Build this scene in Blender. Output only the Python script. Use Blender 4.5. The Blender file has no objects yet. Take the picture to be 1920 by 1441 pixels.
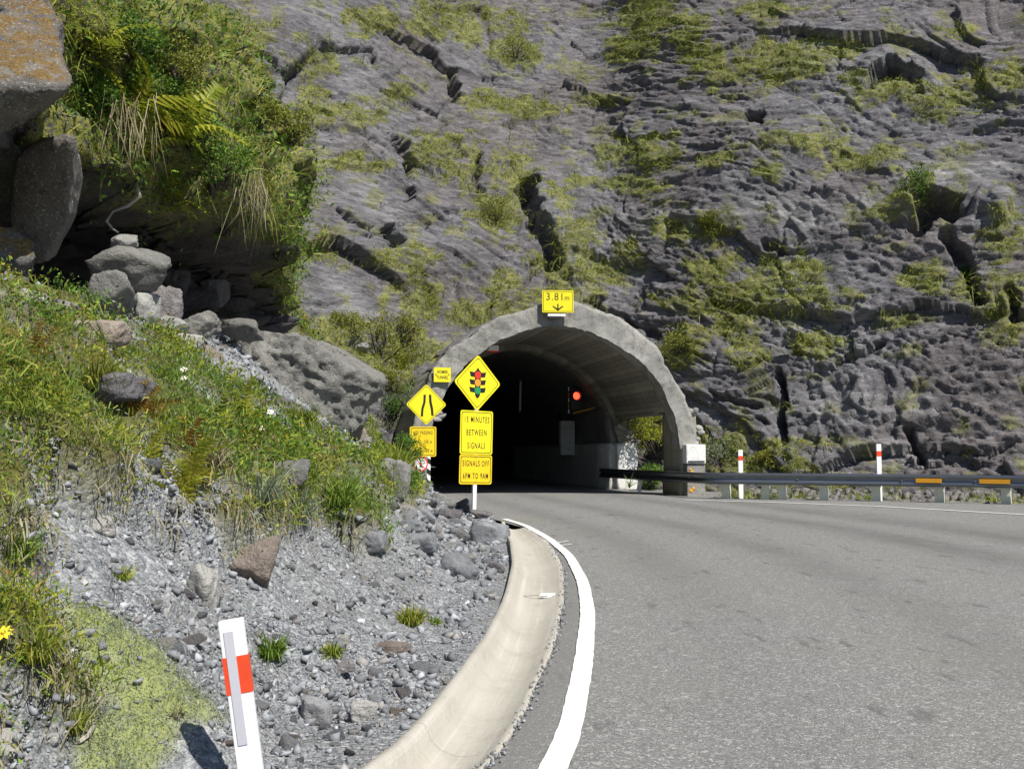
import bpy, bmesh, math
import numpy as np
from mathutils import Vector, Matrix
rng = np.random.default_rng(11)
R = math.radians
S = bpy.context.scene
COL = S.collection

# ------------------------------------------------------------------ camera
EYE = 1.30
PITCH = math.atan(124.5 / 1866.7)
FPX = 1866.7                       # 35 mm lens on a 36 mm wide frame
cam = bpy.data.cameras.new('camera'); cam.lens = 35; cam.sensor_width = 36
cam.clip_start = 0.05; cam.clip_end = 2000
camo = bpy.data.objects.new('camera', cam); COL.objects.link(camo)
camo.location = (0, 0, EYE); camo.rotation_euler = (math.pi / 2 + PITCH, 0, 0)
S.camera = camo
# ------------------------------------------------------------------ sky, sun, exposure
SUN_EL, SUN_AZ = 53, 140           # azimuth clockwise from +Y (the way the camera looks)
sd = Vector((math.sin(R(SUN_AZ)) * math.cos(R(SUN_EL)), math.cos(R(SUN_AZ)) * math.cos(R(SUN_EL)), math.sin(R(SUN_EL))))
W = bpy.data.worlds.new('World'); S.world = W; W.use_nodes = True
wt = W.node_tree; wt.nodes.clear()
sky = wt.nodes.new('ShaderNodeTexSky'); sky.sky_type = 'NISHITA'; sky.sun_disc = False
sky.sun_elevation = R(SUN_EL); sky.sun_rotation = R(SUN_AZ); sky.altitude = 900; sky.air_density = 1.0; sky.dust_density = 0.6
bg = wt.nodes.new('ShaderNodeBackground'); bg.inputs[1].default_value = 0.075
wo = wt.nodes.new('ShaderNodeOutputWorld')
wt.links.new(sky.outputs[0], bg.inputs[0]); wt.links.new(bg.outputs[0], wo.inputs[0])
sl = bpy.data.lights.new('sun', 'SUN'); sl.energy = 4.6; sl.angle = R(0.5); sl.color = (1.0, 0.955, 0.87)
so = bpy.data.objects.new('sun', sl); COL.objects.link(so)
so.rotation_euler = (-sd).to_track_quat('-Z', 'Y').to_euler()
S.view_settings.view_transform = 'Standard'; S.view_settings.look = 'None'
S.cycles.max_bounces = 6; S.cycles.diffuse_bounces = 4; S.cycles.glossy_bounces = 2; S.cycles.transmission_bounces = 3; S.cycles.caustics_reflective = False; S.cycles.caustics_refractive = False
S.view_settings.exposure = 0.55; S.view_settings.gamma = 1.0

# ------------------------------------------------------------------ survey helpers (site plan read off the photograph)
FW = np.array([0, math.cos(PITCH), math.sin(PITCH)]); UP = np.array([0, -math.sin(PITCH), math.cos(PITCH)])
CAM = np.array([0, 0, EYE])
def ray(px, py):
    d = FW + np.array([1, 0, 0]) * ((px - 960) / FPX) + UP * ((720.5 - py) / FPX)
    return d / np.linalg.norm(d)
def gnd(px, py, z=0.0):
    d = ray(px, py); t = (z - EYE) / d[2]; return CAM + d * t
def at(px, py, y):
    d = ray(px, py); return CAM + d * (y / d[1])
def proj(P):
    r = P - CAM; f = np.maximum(r @ FW, 1e-3)
    return 960 + FPX * r[..., 0] / f, 720.5 - FPX * (r @ UP) / f, r @ FW

# ------------------------------------------------------------------ numpy noise
def _hash(ix, iy, iz, seed):
    n = (ix.astype(np.int64) * 374761393 + iy.astype(np.int64) * 668265263 + iz.astype(np.int64) * 1274126177 + seed * 974711) & 0xffffffff
    n = ((n ^ (n >> 13)) * 1274126177) & 0xffffffff
    n = ((n ^ (n >> 16)) * 2246822519) & 0xffffffff
    return ((n ^ (n >> 15)) & 0xffffff) / float(0xffffff)
def vnoise(p, seed=0):
    i = np.floor(p); f = p - i; u = f * f * f * (f * (f * 6 - 15) + 10); i = i.astype(np.int64)
    out = 0
    for dx in (0, 1):
        wx = u[:, 0] if dx else 1 - u[:, 0]
        for dy in (0, 1):
            wy = u[:, 1] if dy else 1 - u[:, 1]
            for dz in (0, 1):
                wz = u[:, 2] if dz else 1 - u[:, 2]
                out = out + wx * wy * wz * _hash(i[:, 0] + dx, i[:, 1] + dy, i[:, 2] + dz, seed)
    return out * 2 - 1
def fbm(p, oct=4, seed=0, gain=.5, lac=2.03):
    a, s, t = 1.0, 0, 0
    for k in range(oct):
        s = s + a * vnoise(p, seed + k * 17); t += a; a *= gain; p = p * lac + 3.7
    return s / t
def voro(x, y, seed=0):
    ix, iy = np.floor(x).astype(np.int64), np.floor(y).astype(np.int64)
    f1 = np.full(x.shape, 9.); f2 = np.full(x.shape, 9.); bx = np.zeros_like(x); by = np.zeros_like(x)
    cx = np.zeros(x.shape, np.int64); cy = np.zeros(x.shape, np.int64); z = np.zeros(x.shape, np.int64)
    for dx in (-1, 0, 1):
        for dy in (-1, 0, 1):
            jx, jy = ix + dx, iy + dy
            px = jx + _hash(jx, jy, z, seed); py = jy + _hash(jx, jy, z, seed + 1)
            d = np.hypot(x - px, y - py)
            n = d < f1
            f2 = np.where(n, f1, np.minimum(f2, d)); f1 = np.where(n, d, f1)
            bx = np.where(n, x - px, bx); by = np.where(n, y - py, by); cx = np.where(n, jx, cx); cy = np.where(n, jy, cy)
    return f1, f2, bx, by, (lambda s: _hash(cx, cy, z, seed + 100 + s) * 2 - 1)
def facets(x, y, seed, slope, off):
    f1, f2, bx, by, h = voro(x, y, seed)
    return h(0) * off + h(1) * slope * bx + h(2) * slope * by, f2 - f1
def sstep(a, b, x):
    t = np.clip((x - a) / (b - a), 0, 1); return t * t * (3 - 2 * t)
def inpoly(px, py, poly):
    c = np.zeros(px.shape, bool); n = len(poly)
    for i in range(n):
        x0, y0 = poly[i]; x1, y1 = poly[(i + 1) % n]
        if y0 == y1: continue
        k = ((y0 > py) != (y1 > py)) & (px < (x1 - x0) * (py - y0) / (y1 - y0) + x0); c ^= k
    return c
def polydist(px, py, poly, close=True):
    d = np.full(px.shape, 1e9); n = len(poly)
    for i in range(n if close else n - 1):
        x0, y0 = poly[i]; x1, y1 = poly[(i + 1) % n]
        L = (x1 - x0) ** 2 + (y1 - y0) ** 2 + 1e-9
        t = np.clip(((px - x0) * (x1 - x0) + (py - y0) * (y1 - y0)) / L, 0, 1)
        d = np.minimum(d, np.hypot(px - x0 - t * (x1 - x0), py - y0 - t * (y1 - y0)))
    return d

# ------------------------------------------------------------------ mesh helpers
def tag(o, label=None, cat=None, group=None, kind=None):
    if label: o['label'] = label
    if cat: o['category'] = cat
    if group: o['group'] = group
    if kind: o['kind'] = kind
    return o
def empty(name, loc, rz=0, label=None, cat=None, group=None):
    o = bpy.data.objects.new(name, None); COL.objects.link(o); o.empty_display_size = .2
    o.location = loc; o.rotation_euler = (0, 0, rz)
    return tag(o, label, cat, group)
def mesh_data(name, v, f, mats, smooth=False, mi=None):
    v = np.asarray(v, np.float32); f = np.asarray(f, np.int32)
    me = bpy.data.meshes.new(name); k = f.shape[1]
    me.vertices.add(len(v)); me.vertices.foreach_set('co', v.ravel())
    me.loops.add(f.size); me.loops.foreach_set('vertex_index', f.ravel())
    me.polygons.add(len(f)); me.polygons.foreach_set('loop_start', np.arange(len(f), dtype=np.int32) * k)
    me.polygons.foreach_set('loop_total', np.full(len(f), k, np.int32))
    if smooth: me.polygons.foreach_set('use_smooth', np.ones(len(f), bool))
    for m in (mats if isinstance(mats, (list, tuple)) else [mats]): me.materials.append(m)
    if mi is not None: me.polygons.foreach_set('material_index', np.asarray(mi, np.int32))
    me.update(calc_edges=True)
    return me
def link(name, me, parent=None, loc=None, rot=None):
    o = bpy.data.objects.new(name, me); COL.objects.link(o)
    if parent: o.parent = parent
    if loc is not None: o.location = loc
    if rot is not None: o.rotation_euler = rot
    return o
def mesh_np(name, v, f, mats, parent=None, smooth=False, mi=None, loc=None, rot=None):
    return link(name, mesh_data(name, v, f, mats, smooth, mi), parent, loc, rot)
def attr(me, name, vals):
    a = me.attributes.new(name, 'FLOAT', 'POINT'); a.data.foreach_set('value', np.asarray(vals, np.float32).ravel())
def grid_faces(nu, nv, wrap=False):
    a = np.arange(nu * nv).reshape(nu, nv)
    if wrap: a = np.vstack([a, a[:1]])
    return np.stack([a[:-1, :-1], a[1:, :-1], a[1:, 1:], a[:-1, 1:]], -1).reshape(-1, 4)
class MB:                            # collects boxes / prisms into one mesh
    def __init__(s): s.v = []; s.f = []
    def add(s, v, f):
        n = len(s.v); s.v += [tuple(map(float, p)) for p in v]; s.f += [tuple(i + n for i in q) for q in f]; return s
    def box(s, c, d, M=None, bev=0):
        x, y, z = (k / 2 for k in d)
        v = [Vector((i * x, j * y, k * z)) for i in (-1, 1) for j in (-1, 1) for k in (-1, 1)]
        v = [(M @ p if M else p) + Vector(c) for p in v]
        return s.add(v, [(0, 1, 3, 2), (4, 6, 7, 5), (0, 4, 5, 1), (2, 3, 7, 6), (0, 2, 6, 4), (1, 5, 7, 3)])
    def plate(s, pts, y0, y1):       # polygon in XZ, extruded along Y (y0 = front)
        n = len(pts)
        v = [(p[0], y0, p[1]) for p in pts] + [(p[0], y1, p[1]) for p in pts]
        return s.add(v, [tuple(range(n)), tuple(range(2 * n - 1, n - 1, -1))] + [(i, i + n, (i + 1) % n + n, (i + 1) % n) for i in range(n)])
    def ringplate(s, po, pi, y0, y1):
        n = len(po)
        v = [(p[0], y, p[1]) for y in (y0, y1) for P in (po, pi) for p in P]; f = []
        for i in range(n):
            j = (i + 1) % n
            f += [(i, j, n + j, n + i), (2 * n + i, 3 * n + i, 3 * n + j, 2 * n + j), (i, 2 * n + i, 2 * n + j, j), (n + i, n + j, 3 * n + j, 3 * n + i)]
        return s.add(v, f)
    def tube(s, pts, r, n=8):
        pts = [Vector(p) for p in pts]; rs = r if hasattr(r, '__len__') else [r] * len(pts); v = []; 
        for i, p in enumerate(pts):
            t = (pts[min(i + 1, len(pts) - 1)] - pts[max(i - 1, 0)]).normalized()
            a = t.cross(Vector((0.31, 0.17, 0.93))).normalized(); b = t.cross(a)
            v += [p + (a * math.cos(k * 2 * math.pi / n) + b * math.sin(k * 2 * math.pi / n)) * rs[i] for k in range(n)]
        f = [(i * n + k, i * n + (k + 1) % n, (i + 1) * n + (k + 1) % n, (i + 1) * n + k) for i in range(len(pts) - 1) for k in range(n)]
        f += [tuple(range(n - 1, -1, -1)), tuple((len(pts) - 1) * n + k for k in range(n))]
        return s.add(v, f)
    def data(s, name, mat, smooth=False, bevel=0):
        me = bpy.data.meshes.new(name); me.from_pydata(s.v, [], s.f)
        bm = bmesh.new(); bm.from_mesh(me); bmesh.ops.recalc_face_normals(bm, faces=bm.faces)
        if bevel: bmesh.ops.bevel(bm, geom=bm.edges[:], offset=bevel, segments=2, affect='EDGES', profile=.6, clamp_overlap=True)
        bm.to_mesh(me); bm.free(); me.materials.append(mat)
        if smooth: me.polygons.foreach_set('use_smooth', [True] * len(me.polygons))
        return me
    def build(s, name, mat, parent=None, smooth=False, bevel=0, loc=None, rot=None):
        return link(name, s.data(name, mat, smooth, bevel), parent, loc, rot)
_ico = {}
def ico(sub):
    if sub not in _ico:
        bm = bmesh.new(); bmesh.ops.create_icosphere(bm, subdivisions=sub, radius=1)
        bm.verts.ensure_lookup_table()
        _ico[sub] = (np.array([v.co[:] for v in bm.verts]), np.array([[v.index for v in f.verts] for f in bm.faces])); bm.free()
    return _ico[sub]
def rock_verts(seed, sub=3, npl=11, rough=.05, dims=(1, 1, 1), freq=2.0):
    g = np.random.default_rng(seed); d, f = ico(sub)
    n = g.normal(size=(npl, 3)); n /= np.linalg.norm(n, axis=1)[:, None]
    dist = g.uniform(.6, .9, npl)
    bx = np.concatenate([np.eye(3), -np.eye(3)]) + g.normal(size=(6, 3)) * .28; bx /= np.linalg.norm(bx, axis=1)[:, None]; n = np.vstack([n, bx]); dist = np.concatenate([dist, g.uniform(.55, .78, 6)])
    q = d @ n.T; r = np.where(q > .05, dist / np.maximum(q, .05), 9).min(1); r = np.minimum(r, 1.15)
    p = d * r[:, None]
    if rough: p = p + d * (fbm(p * freq + seed * 7.3, 4, seed) * rough)[:, None]
    if sub > 3: p = p + d * facets((p[:, 0] + p[:, 1] * .6) * 3.2 + seed, (p[:, 2] - p[:, 1] * .6) * 4.0, seed, .07, .035)[0][:, None]
    return p * np.array(dims), f

# ------------------------------------------------------------------ material helpers
def N(nt, t, ins=None, **pr):
    n = nt.nodes.new(t)
    for k, v in pr.items(): setattr(n, k, v)
    for k, v in (ins or {}).items():
        s = n.inputs[k]
        if isinstance(v, bpy.types.NodeSocket): nt.links.new(v, s)
        else:
            if s.type == 'RGBA' and hasattr(v, '__len__') and len(v) == 3: v = (*v, 1)
            s.default_value = v
    return n
def new_mat(name):
    m = bpy.data.materials.new(name); m.use_nodes = True; m.node_tree.nodes.clear(); return m, m.node_tree
def ramp(nt, fac, stops, interp='LINEAR'):
    n = nt.nodes.new('ShaderNodeValToRGB'); cr = n.color_ramp; cr.interpolation = interp
    while len(cr.elements) < len(stops): cr.elements.new(.5)
    for e, (p, c) in zip(cr.elements, stops):
        e.position = p; e.color = (c, c, c, 1) if not hasattr(c, '__len__') else (*c, 1)
    nt.links.new(fac, n.inputs[0]); return n.outputs[0]
def mix(nt, fac, a, b, blend='MIX'):
    n = nt.nodes.new('ShaderNodeMix'); n.data_type = 'RGBA'; n.blend_type = blend
    for i, v in ((0, fac), (6, a), (7, b)):
        if isinstance(v, bpy.types.NodeSocket): nt.links.new(v, n.inputs[i])
        else: n.inputs[i].default_value = v if i == 0 else (*v, 1)
    return n.outputs[2]
def math_(nt, op, a, b=0.0, clamp=False):
    n = nt.nodes.new('ShaderNodeMath'); n.operation = op; n.use_clamp = clamp
    for i, v in ((0, a), (1, b)):
        if isinstance(v, bpy.types.NodeSocket): nt.links.new(v, n.inputs[i])
        else: n.inputs[i].default_value = v
    return n.outputs[0]
def noise(nt, co, scale, detail=5, rough=.55, dist=0.0):
    return N(nt, 'ShaderNodeTexNoise', {'Vector': co, 'Scale': scale, 'Detail': detail, 'Roughness': rough, 'Distortion': dist}).outputs[0]
def voron(nt, co, scale, feature='F1', out='Distance', rand=1.0):
    return N(nt, 'ShaderNodeTexVoronoi', {'Vector': co, 'Scale': scale, 'Randomness': rand}, feature=feature).outputs[out]
def mapping(nt, co, rot=(0, 0, 0), scale=(1, 1, 1)):
    return N(nt, 'ShaderNodeMapping', {'Vector': co, 'Rotation': rot, 'Scale': scale}).outputs[0]
def bump(nt, h, strength, dist, normal=None):
    i = {'Height': h, 'Strength': strength, 'Distance': dist}
    if normal: i['Normal'] = normal
    return N(nt, 'ShaderNodeBump', i).outputs[0]
def finish(nt, color, rough=.8, normal=None, metal=0.0, spec=.3, emis=None, estr=0.0):
    i = {'Base Color': color, 'Roughness': rough, 'Metallic': metal, 'Specular IOR Level': spec}
    if normal: i['Normal'] = normal
    if emis: i['Emission Color'] = emis; i['Emission Strength'] = estr
    b = N(nt, 'ShaderNodeBsdfPrincipled', i); o = N(nt, 'ShaderNodeOutputMaterial', {'Surface': b.outputs[0]}); return b
def objco(nt): return N(nt, 'ShaderNodeTexCoord').outputs['Object']
def geoco(nt): return N(nt, 'ShaderNodeNewGeometry').outputs['Position']
def attrn(nt, name): return N(nt, 'ShaderNodeAttribute', attribute_name=name).outputs['Fac']

def paint(name, col, rough=.5, metal=0.0, wear=.12, scale=6.0, spec=.4):
    m, nt = new_mat(name); co = objco(nt)
    n = noise(nt, co, scale, 6, .65); n2 = noise(nt, co, scale * 7, 3, .6)
    c = mix(nt, ramp(nt, n, [(.35, 0.0), (.75, 1.0)]), col, tuple(k * (1 - wear) for k in col))
    c = mix(nt, ramp(nt, n2, [(.62, 0.0), (.72, wear * 2)]), c, tuple(k * .55 + .03 for k in col))
    r = math_(nt, 'ADD', math_(nt, 'MULTIPLY', n, .25), rough - .12)
    finish(nt, c, r, bump(nt, n2, .08, .004), metal, spec); return m
def foliage(name, stops, trans=.3, rough=.55):
    m, nt = new_mat(name); g = N(nt, 'ShaderNodeNewGeometry')
    big = noise(nt, g.outputs['Position'], .9, 3, .5)
    f = math_(nt, 'ADD', math_(nt, 'MULTIPLY', g.outputs['Random Per Island'], .62), math_(nt, 'MULTIPLY', math_(nt, 'SUBTRACT', big, .3), .85), True)
    c = ramp(nt, f, stops)
    p = N(nt, 'ShaderNodeBsdfPrincipled', {'Base Color': c, 'Roughness': rough, 'Specular IOR Level': .25})
    t = N(nt, 'ShaderNodeBsdfTranslucent', {'Color': c})
    s = N(nt, 'ShaderNodeMixShader', {0: trans, 1: p.outputs[0], 2: t.outputs[0]})
    N(nt, 'ShaderNodeOutputMaterial', {'Surface': s.outputs[0]}); return m
def stone_mat(name, a, b, lichen=.25, warm=(.2, .165, .135), warmth=.25, scale=1.0, island=False, crack=0, mossy=False):
    m, nt = new_mat(name); co = objco(nt); oi = N(nt, 'ShaderNodeObjectInfo').outputs['Random']
    g = N(nt, 'ShaderNodeNewGeometry')
    co = N(nt, 'ShaderNodeVectorMath', {0: co, 1: N(nt, 'ShaderNodeCombineXYZ', {0: math_(nt, 'MULTIPLY', oi, 37.0), 1: oi, 2: math_(nt, 'MULTIPLY', oi, 11.0)}).outputs[0]}, operation='ADD').outputs[0]
    r = g.outputs['Random Per Island'] if island else oi
    if island:
        n2 = noise(nt, co, 20 * scale, 3, .7)
        c = mix(nt, n2, a, b); c = mix(nt, ramp(nt, r, [(.86, 0.0), (.9, warmth)]), c, warm)
        c = mix(nt, 1.0, c, ramp(nt, math_(nt, 'FRACT', math_(nt, 'MULTIPLY', r, 17.0)), [(0, .5), (.55, .95), (.9, 1.2), (1, 1.7)]), 'MULTIPLY')
        finish(nt, c, .86, None, 0, .25); return m
    n1 = noise(nt, co, 1.6 * scale, 5, .62, .3); n2 = noise(nt, co, 7 * scale, 6, .72); n3 = noise(nt, co, 36 * scale, 4, .72)
    c = mix(nt, ramp(nt, n1, [(.3, 0.0), (.7, 1.0)]), a, b)
    c = mix(nt, math_(nt, 'MULTIPLY', ramp(nt, r, [(.55, 0.0), (.95, 1.0)]), warmth), c, warm)
    c = mix(nt, math_(nt, 'MULTIPLY', ramp(nt, n2, [(.52, 0.0), (.7, 1.0)]), .65), c, tuple(k * .4 for k in a))
    c = mix(nt, math_(nt, 'MULTIPLY', ramp(nt, n3, [(.56, 0.0), (.66, 1.0)]), lichen), c, (.46, .46, .43))
    c = mix(nt, 1.0, c, ramp(nt, r, [(0, .7), (.5, 1.0), (1, 1.35)]), 'MULTIPLY')
    if mossy:
        up = N(nt, 'ShaderNodeSeparateXYZ', {0: g.outputs['Normal']}).outputs[2]
        k = ramp(nt, math_(nt, 'ADD', math_(nt, 'MULTIPLY', up, .6), math_(nt, 'MULTIPLY', n1, .6)), [(.56, 0.0), (.68, .9)])
        c = mix(nt, math_(nt, 'MULTIPLY', k, ramp(nt, n2, [(.4, .1), (.52, 1.0)])), c, mix(nt, ramp(nt, n3, [(.35, 0.0), (.65, 1.0)]), (.09, .05, .014), (.24, .15, .04)))
    h = math_(nt, 'ADD', math_(nt, 'ADD', math_(nt, 'MULTIPLY', n2, 1.4), math_(nt, 'MULTIPLY', n1, 2.2)), math_(nt, 'MULTIPLY', n3, .4))
    if crack:
        w = N(nt, 'ShaderNodeVectorMath', {0: mapping(nt, co, (.4, .5, 0), (1, 1, 2.6)), 1: N(nt, 'ShaderNodeTexNoise', {'Vector': co, 'Scale': 1.3 * scale, 'Detail': 3.0}).outputs[1]}, operation='ADD').outputs[0]
        h = math_(nt, 'ADD', h, math_(nt, 'MULTIPLY', ramp(nt, voron(nt, w, 1.1 * scale, 'DISTANCE_TO_EDGE'), [(0, 0.0), (.03, 1.0)]), crack))
    finish(nt, c, .86, bump(nt, h, .9, .05 / scale), 0, .25); return m

# ---- rock, ground and road materials
def cliff_mat(name='cliff_rock', k_=1.0):
    m, nt = new_mat(name); co = geoco(nt)
    fol = mapping(nt, co, (0, R(-18), 0), (.55, .55, 2.2))
    n0 = noise(nt, co, .17, 3, .6); n1 = noise(nt, co, .8, 5, .68, .2); n2 = noise(nt, fol, 1.9, 5, .72, .2); n3 = noise(nt, co, 13, 4, .78)
    c = mix(nt, ramp(nt, n1, [(.3, 0.0), (.7, 1.0)]), (.115, .11, .12), (.215, .21, .225))
    c = mix(nt, math_(nt, 'MULTIPLY', ramp(nt, n0, [(.44, 0.0), (.58, 1.0)]), .75), c, mix(nt, n2, (.125, .108, .108), (.215, .193, .19)))
    c = mix(nt, math_(nt, 'MULTIPLY', ramp(nt, n0, [(.34, 1.0), (.44, 0.0)]), .6), c, mix(nt, n1, (.2, .2, .205), (.34, .34, .345)))
    c = mix(nt, math_(nt, 'MULTIPLY', ramp(nt, n2, [(.54, 0.0), (.7, 1.0)]), .6), c, (.32, .315, .325))
    c = mix(nt, math_(nt, 'MULTIPLY', ramp(nt, n2, [(.28, 1.0), (.42, 0.0)]), .7), c, (.07, .066, .07))
    c = mix(nt, math_(nt, 'MULTIPLY', ramp(nt, n3, [(.58, 0.0), (.66, 1.0)]), .55), c, (.44, .44, .43))
    c = mix(nt, math_(nt, 'MULTIPLY', ramp(nt, n3, [(.3, 1.0), (.4, 0.0)]), .6), c, (.06, .058, .06))
    c = mix(nt, attrn(nt, 'pale'), c, mix(nt, n3, (.22, .215, .21), (.42, .415, .41)))
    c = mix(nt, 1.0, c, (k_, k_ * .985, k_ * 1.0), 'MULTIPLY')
    mo = math_(nt, 'MULTIPLY', attrn(nt, 'moss'), ramp(nt, n3, [(.42, 0.0), (.52, 1.0)]))
    c = mix(nt, mo, c, mix(nt, n1, (.1, .108, .022), (.26, .262, .048)))
    w = N(nt, 'ShaderNodeVectorMath', {0: fol, 1: N(nt, 'ShaderNodeTexNoise', {'Vector': fol, 'Scale': .7, 'Detail': 1.0}).outputs[1]}, operation='ADD').outputs[0]
    pl = N(nt, 'ShaderNodeSeparateColor', {0: voron(nt, w, 3.4, 'F1', 'Color')}).outputs[0]
    pl2 = N(nt, 'ShaderNodeSeparateColor', {0: voron(nt, mapping(nt, w, (.2, .5, .1)), 8.5, 'F1', 'Color')}).outputs[0]
    c = mix(nt, 1.0, c, ramp(nt, math_(nt, 'ADD', math_(nt, 'MULTIPLY', pl, .6), math_(nt, 'MULTIPLY', pl2, .4)), [(.15, .72), (.85, 1.28)]), 'MULTIPLY')
    h = math_(nt, 'ADD', math_(nt, 'ADD', math_(nt, 'MULTIPLY', pl, .8), math_(nt, 'MULTIPLY', pl2, .45)), math_(nt, 'ADD', math_(nt, 'MULTIPLY', n2, .6), math_(nt, 'MULTIPLY', n3, .6)))
    finish(nt, c, .8, bump(nt, h, 1.0, .08), 0, .3); return m
def bank_mat():
    m, nt = new_mat('gravel_slope'); co = geoco(nt)
    v1 = N(nt, 'ShaderNodeTexVoronoi', {'Vector': co, 'Scale': 34.0}); v2 = N(nt, 'ShaderNodeTexVoronoi', {'Vector': co, 'Scale': 85.0})
    n1 = noise(nt, co, 1.2, 6, .6); n2 = noise(nt, co, 7, 6, .65)
    g = N(nt, 'ShaderNodeSeparateColor', {0: v1.outputs['Color']}).outputs[0]; g2 = N(nt, 'ShaderNodeSeparateColor', {0: v2.outputs['Color']}).outputs[1]
    c = ramp(nt, g, [(0, (.1, .105, .115)), (.5, (.2, .21, .225)), (.85, (.31, .32, .335)), (1, (.52, .52, .52))])
    c = mix(nt, .45, c, ramp(nt, g2, [(0, (.08, .085, .09)), (.6, (.23, .24, .255)), (1, (.52, .52, .52))]))
    c = mix(nt, math_(nt, 'MULTIPLY', ramp(nt, n1, [(.45, 0.0), (.65, 1.0)]), .45), c, (.15, .145, .125))
    c = mix(nt, math_(nt, 'MULTIPLY', attrn(nt, 'soil'), ramp(nt, n2, [(.3, .6), (.5, 1.0)])), c, mix(nt, n2, (.05, .045, .018), (.17, .16, .045)))
    ms = math_(nt, 'MULTIPLY', attrn(nt, 'moss'), ramp(nt, noise(nt, co, 11, 7, .75), [(.3, .3), (.48, 1.0)]))
    nm = noise(nt, co, 30, 6, .75)
    c = mix(nt, ms, c, mix(nt, ramp(nt, math_(nt, 'ADD', math_(nt, 'MULTIPLY', nm, .6), math_(nt, 'MULTIPLY', n2, .4)), [(.35, 0.0), (.65, 1.0)]), (.19, .215, .08), (.34, .37, .14)))
    h = math_(nt, 'ADD', math_(nt, 'MULTIPLY', v1.outputs['Distance'], -1.0), math_(nt, 'ADD', math_(nt, 'MULTIPLY', nm, .8), math_(nt, 'MULTIPLY', v2.outputs['Distance'], -.4)))
    finish(nt, c, .88, bump(nt, h, .9, .02), 0, .25); return m
def road_mat():
    m, nt = new_mat('chip_seal'); co = geoco(nt)
    v = N(nt, 'ShaderNodeTexVoronoi', {'Vector': co, 'Scale': 125.0}); s = N(nt, 'ShaderNodeSeparateColor', {0: v.outputs['Color']})
    v2 = N(nt, 'ShaderNodeTexVoronoi', {'Vector': co, 'Scale': 38.0}); s2 = N(nt, 'ShaderNodeSeparateColor', {0: v2.outputs['Color']})
    n1 = noise(nt, co, .5, 5, .6); n2 = noise(nt, co, 3.5, 6, .65); n3 = noise(nt, co, 30, 4, .7)
    chip = ramp(nt, s.outputs[0], [(0, .115), (.45, .175), (.8, .225), (.95, .31), (1, .5)])
    c = mix(nt, 1.0, chip, (1.0, .985, .955), 'MULTIPLY')
    c = mix(nt, math_(nt, 'MULTIPLY', ramp(nt, s2.outputs[0], [(.93, 0.0), (.98, 1.0)]), .4), c, (.45, .45, .43))
    tr = math_(nt, 'MULTIPLY', attrn(nt, 'track'), ramp(nt, math_(nt, 'ADD', math_(nt, 'MULTIPLY', n2, .5), math_(nt, 'MULTIPLY', n1, .5)), [(.35, .2), (.6, 1.0)]))
    c = mix(nt, math_(nt, 'MULTIPLY', tr, .95), c, mix(nt, n3, (.075, .075, .073), (.13, .13, .125)))
    c = mix(nt, math_(nt, 'MULTIPLY', ramp(nt, n1, [(.5, 0.0), (.7, 1.0)]), .3), c, (.2, .185, .15))
    st = mapping(nt, co, (0, 0, R(12)), (1.0, .35, 1))
    c = mix(nt, math_(nt, 'MULTIPLY', ramp(nt, noise(nt, st, 4.5, 4, .6), [(.6, 0.0), (.68, 1.0)]), .6), c, (.08, .08, .078))
    c = mix(nt, attrn(nt, 'smooth'), c, mix(nt, n3, (.13, .128, .12), (.2, .195, .185)))
    h = math_(nt, 'ADD', math_(nt, 'MULTIPLY', v.outputs['Distance'], -1.0), n3)
    finish(nt, c, math_(nt, 'SUBTRACT', .82, math_(nt, 'MULTIPLY', tr, .2)), bump(nt, h, .7, .006), 0, .35); return m
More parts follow.
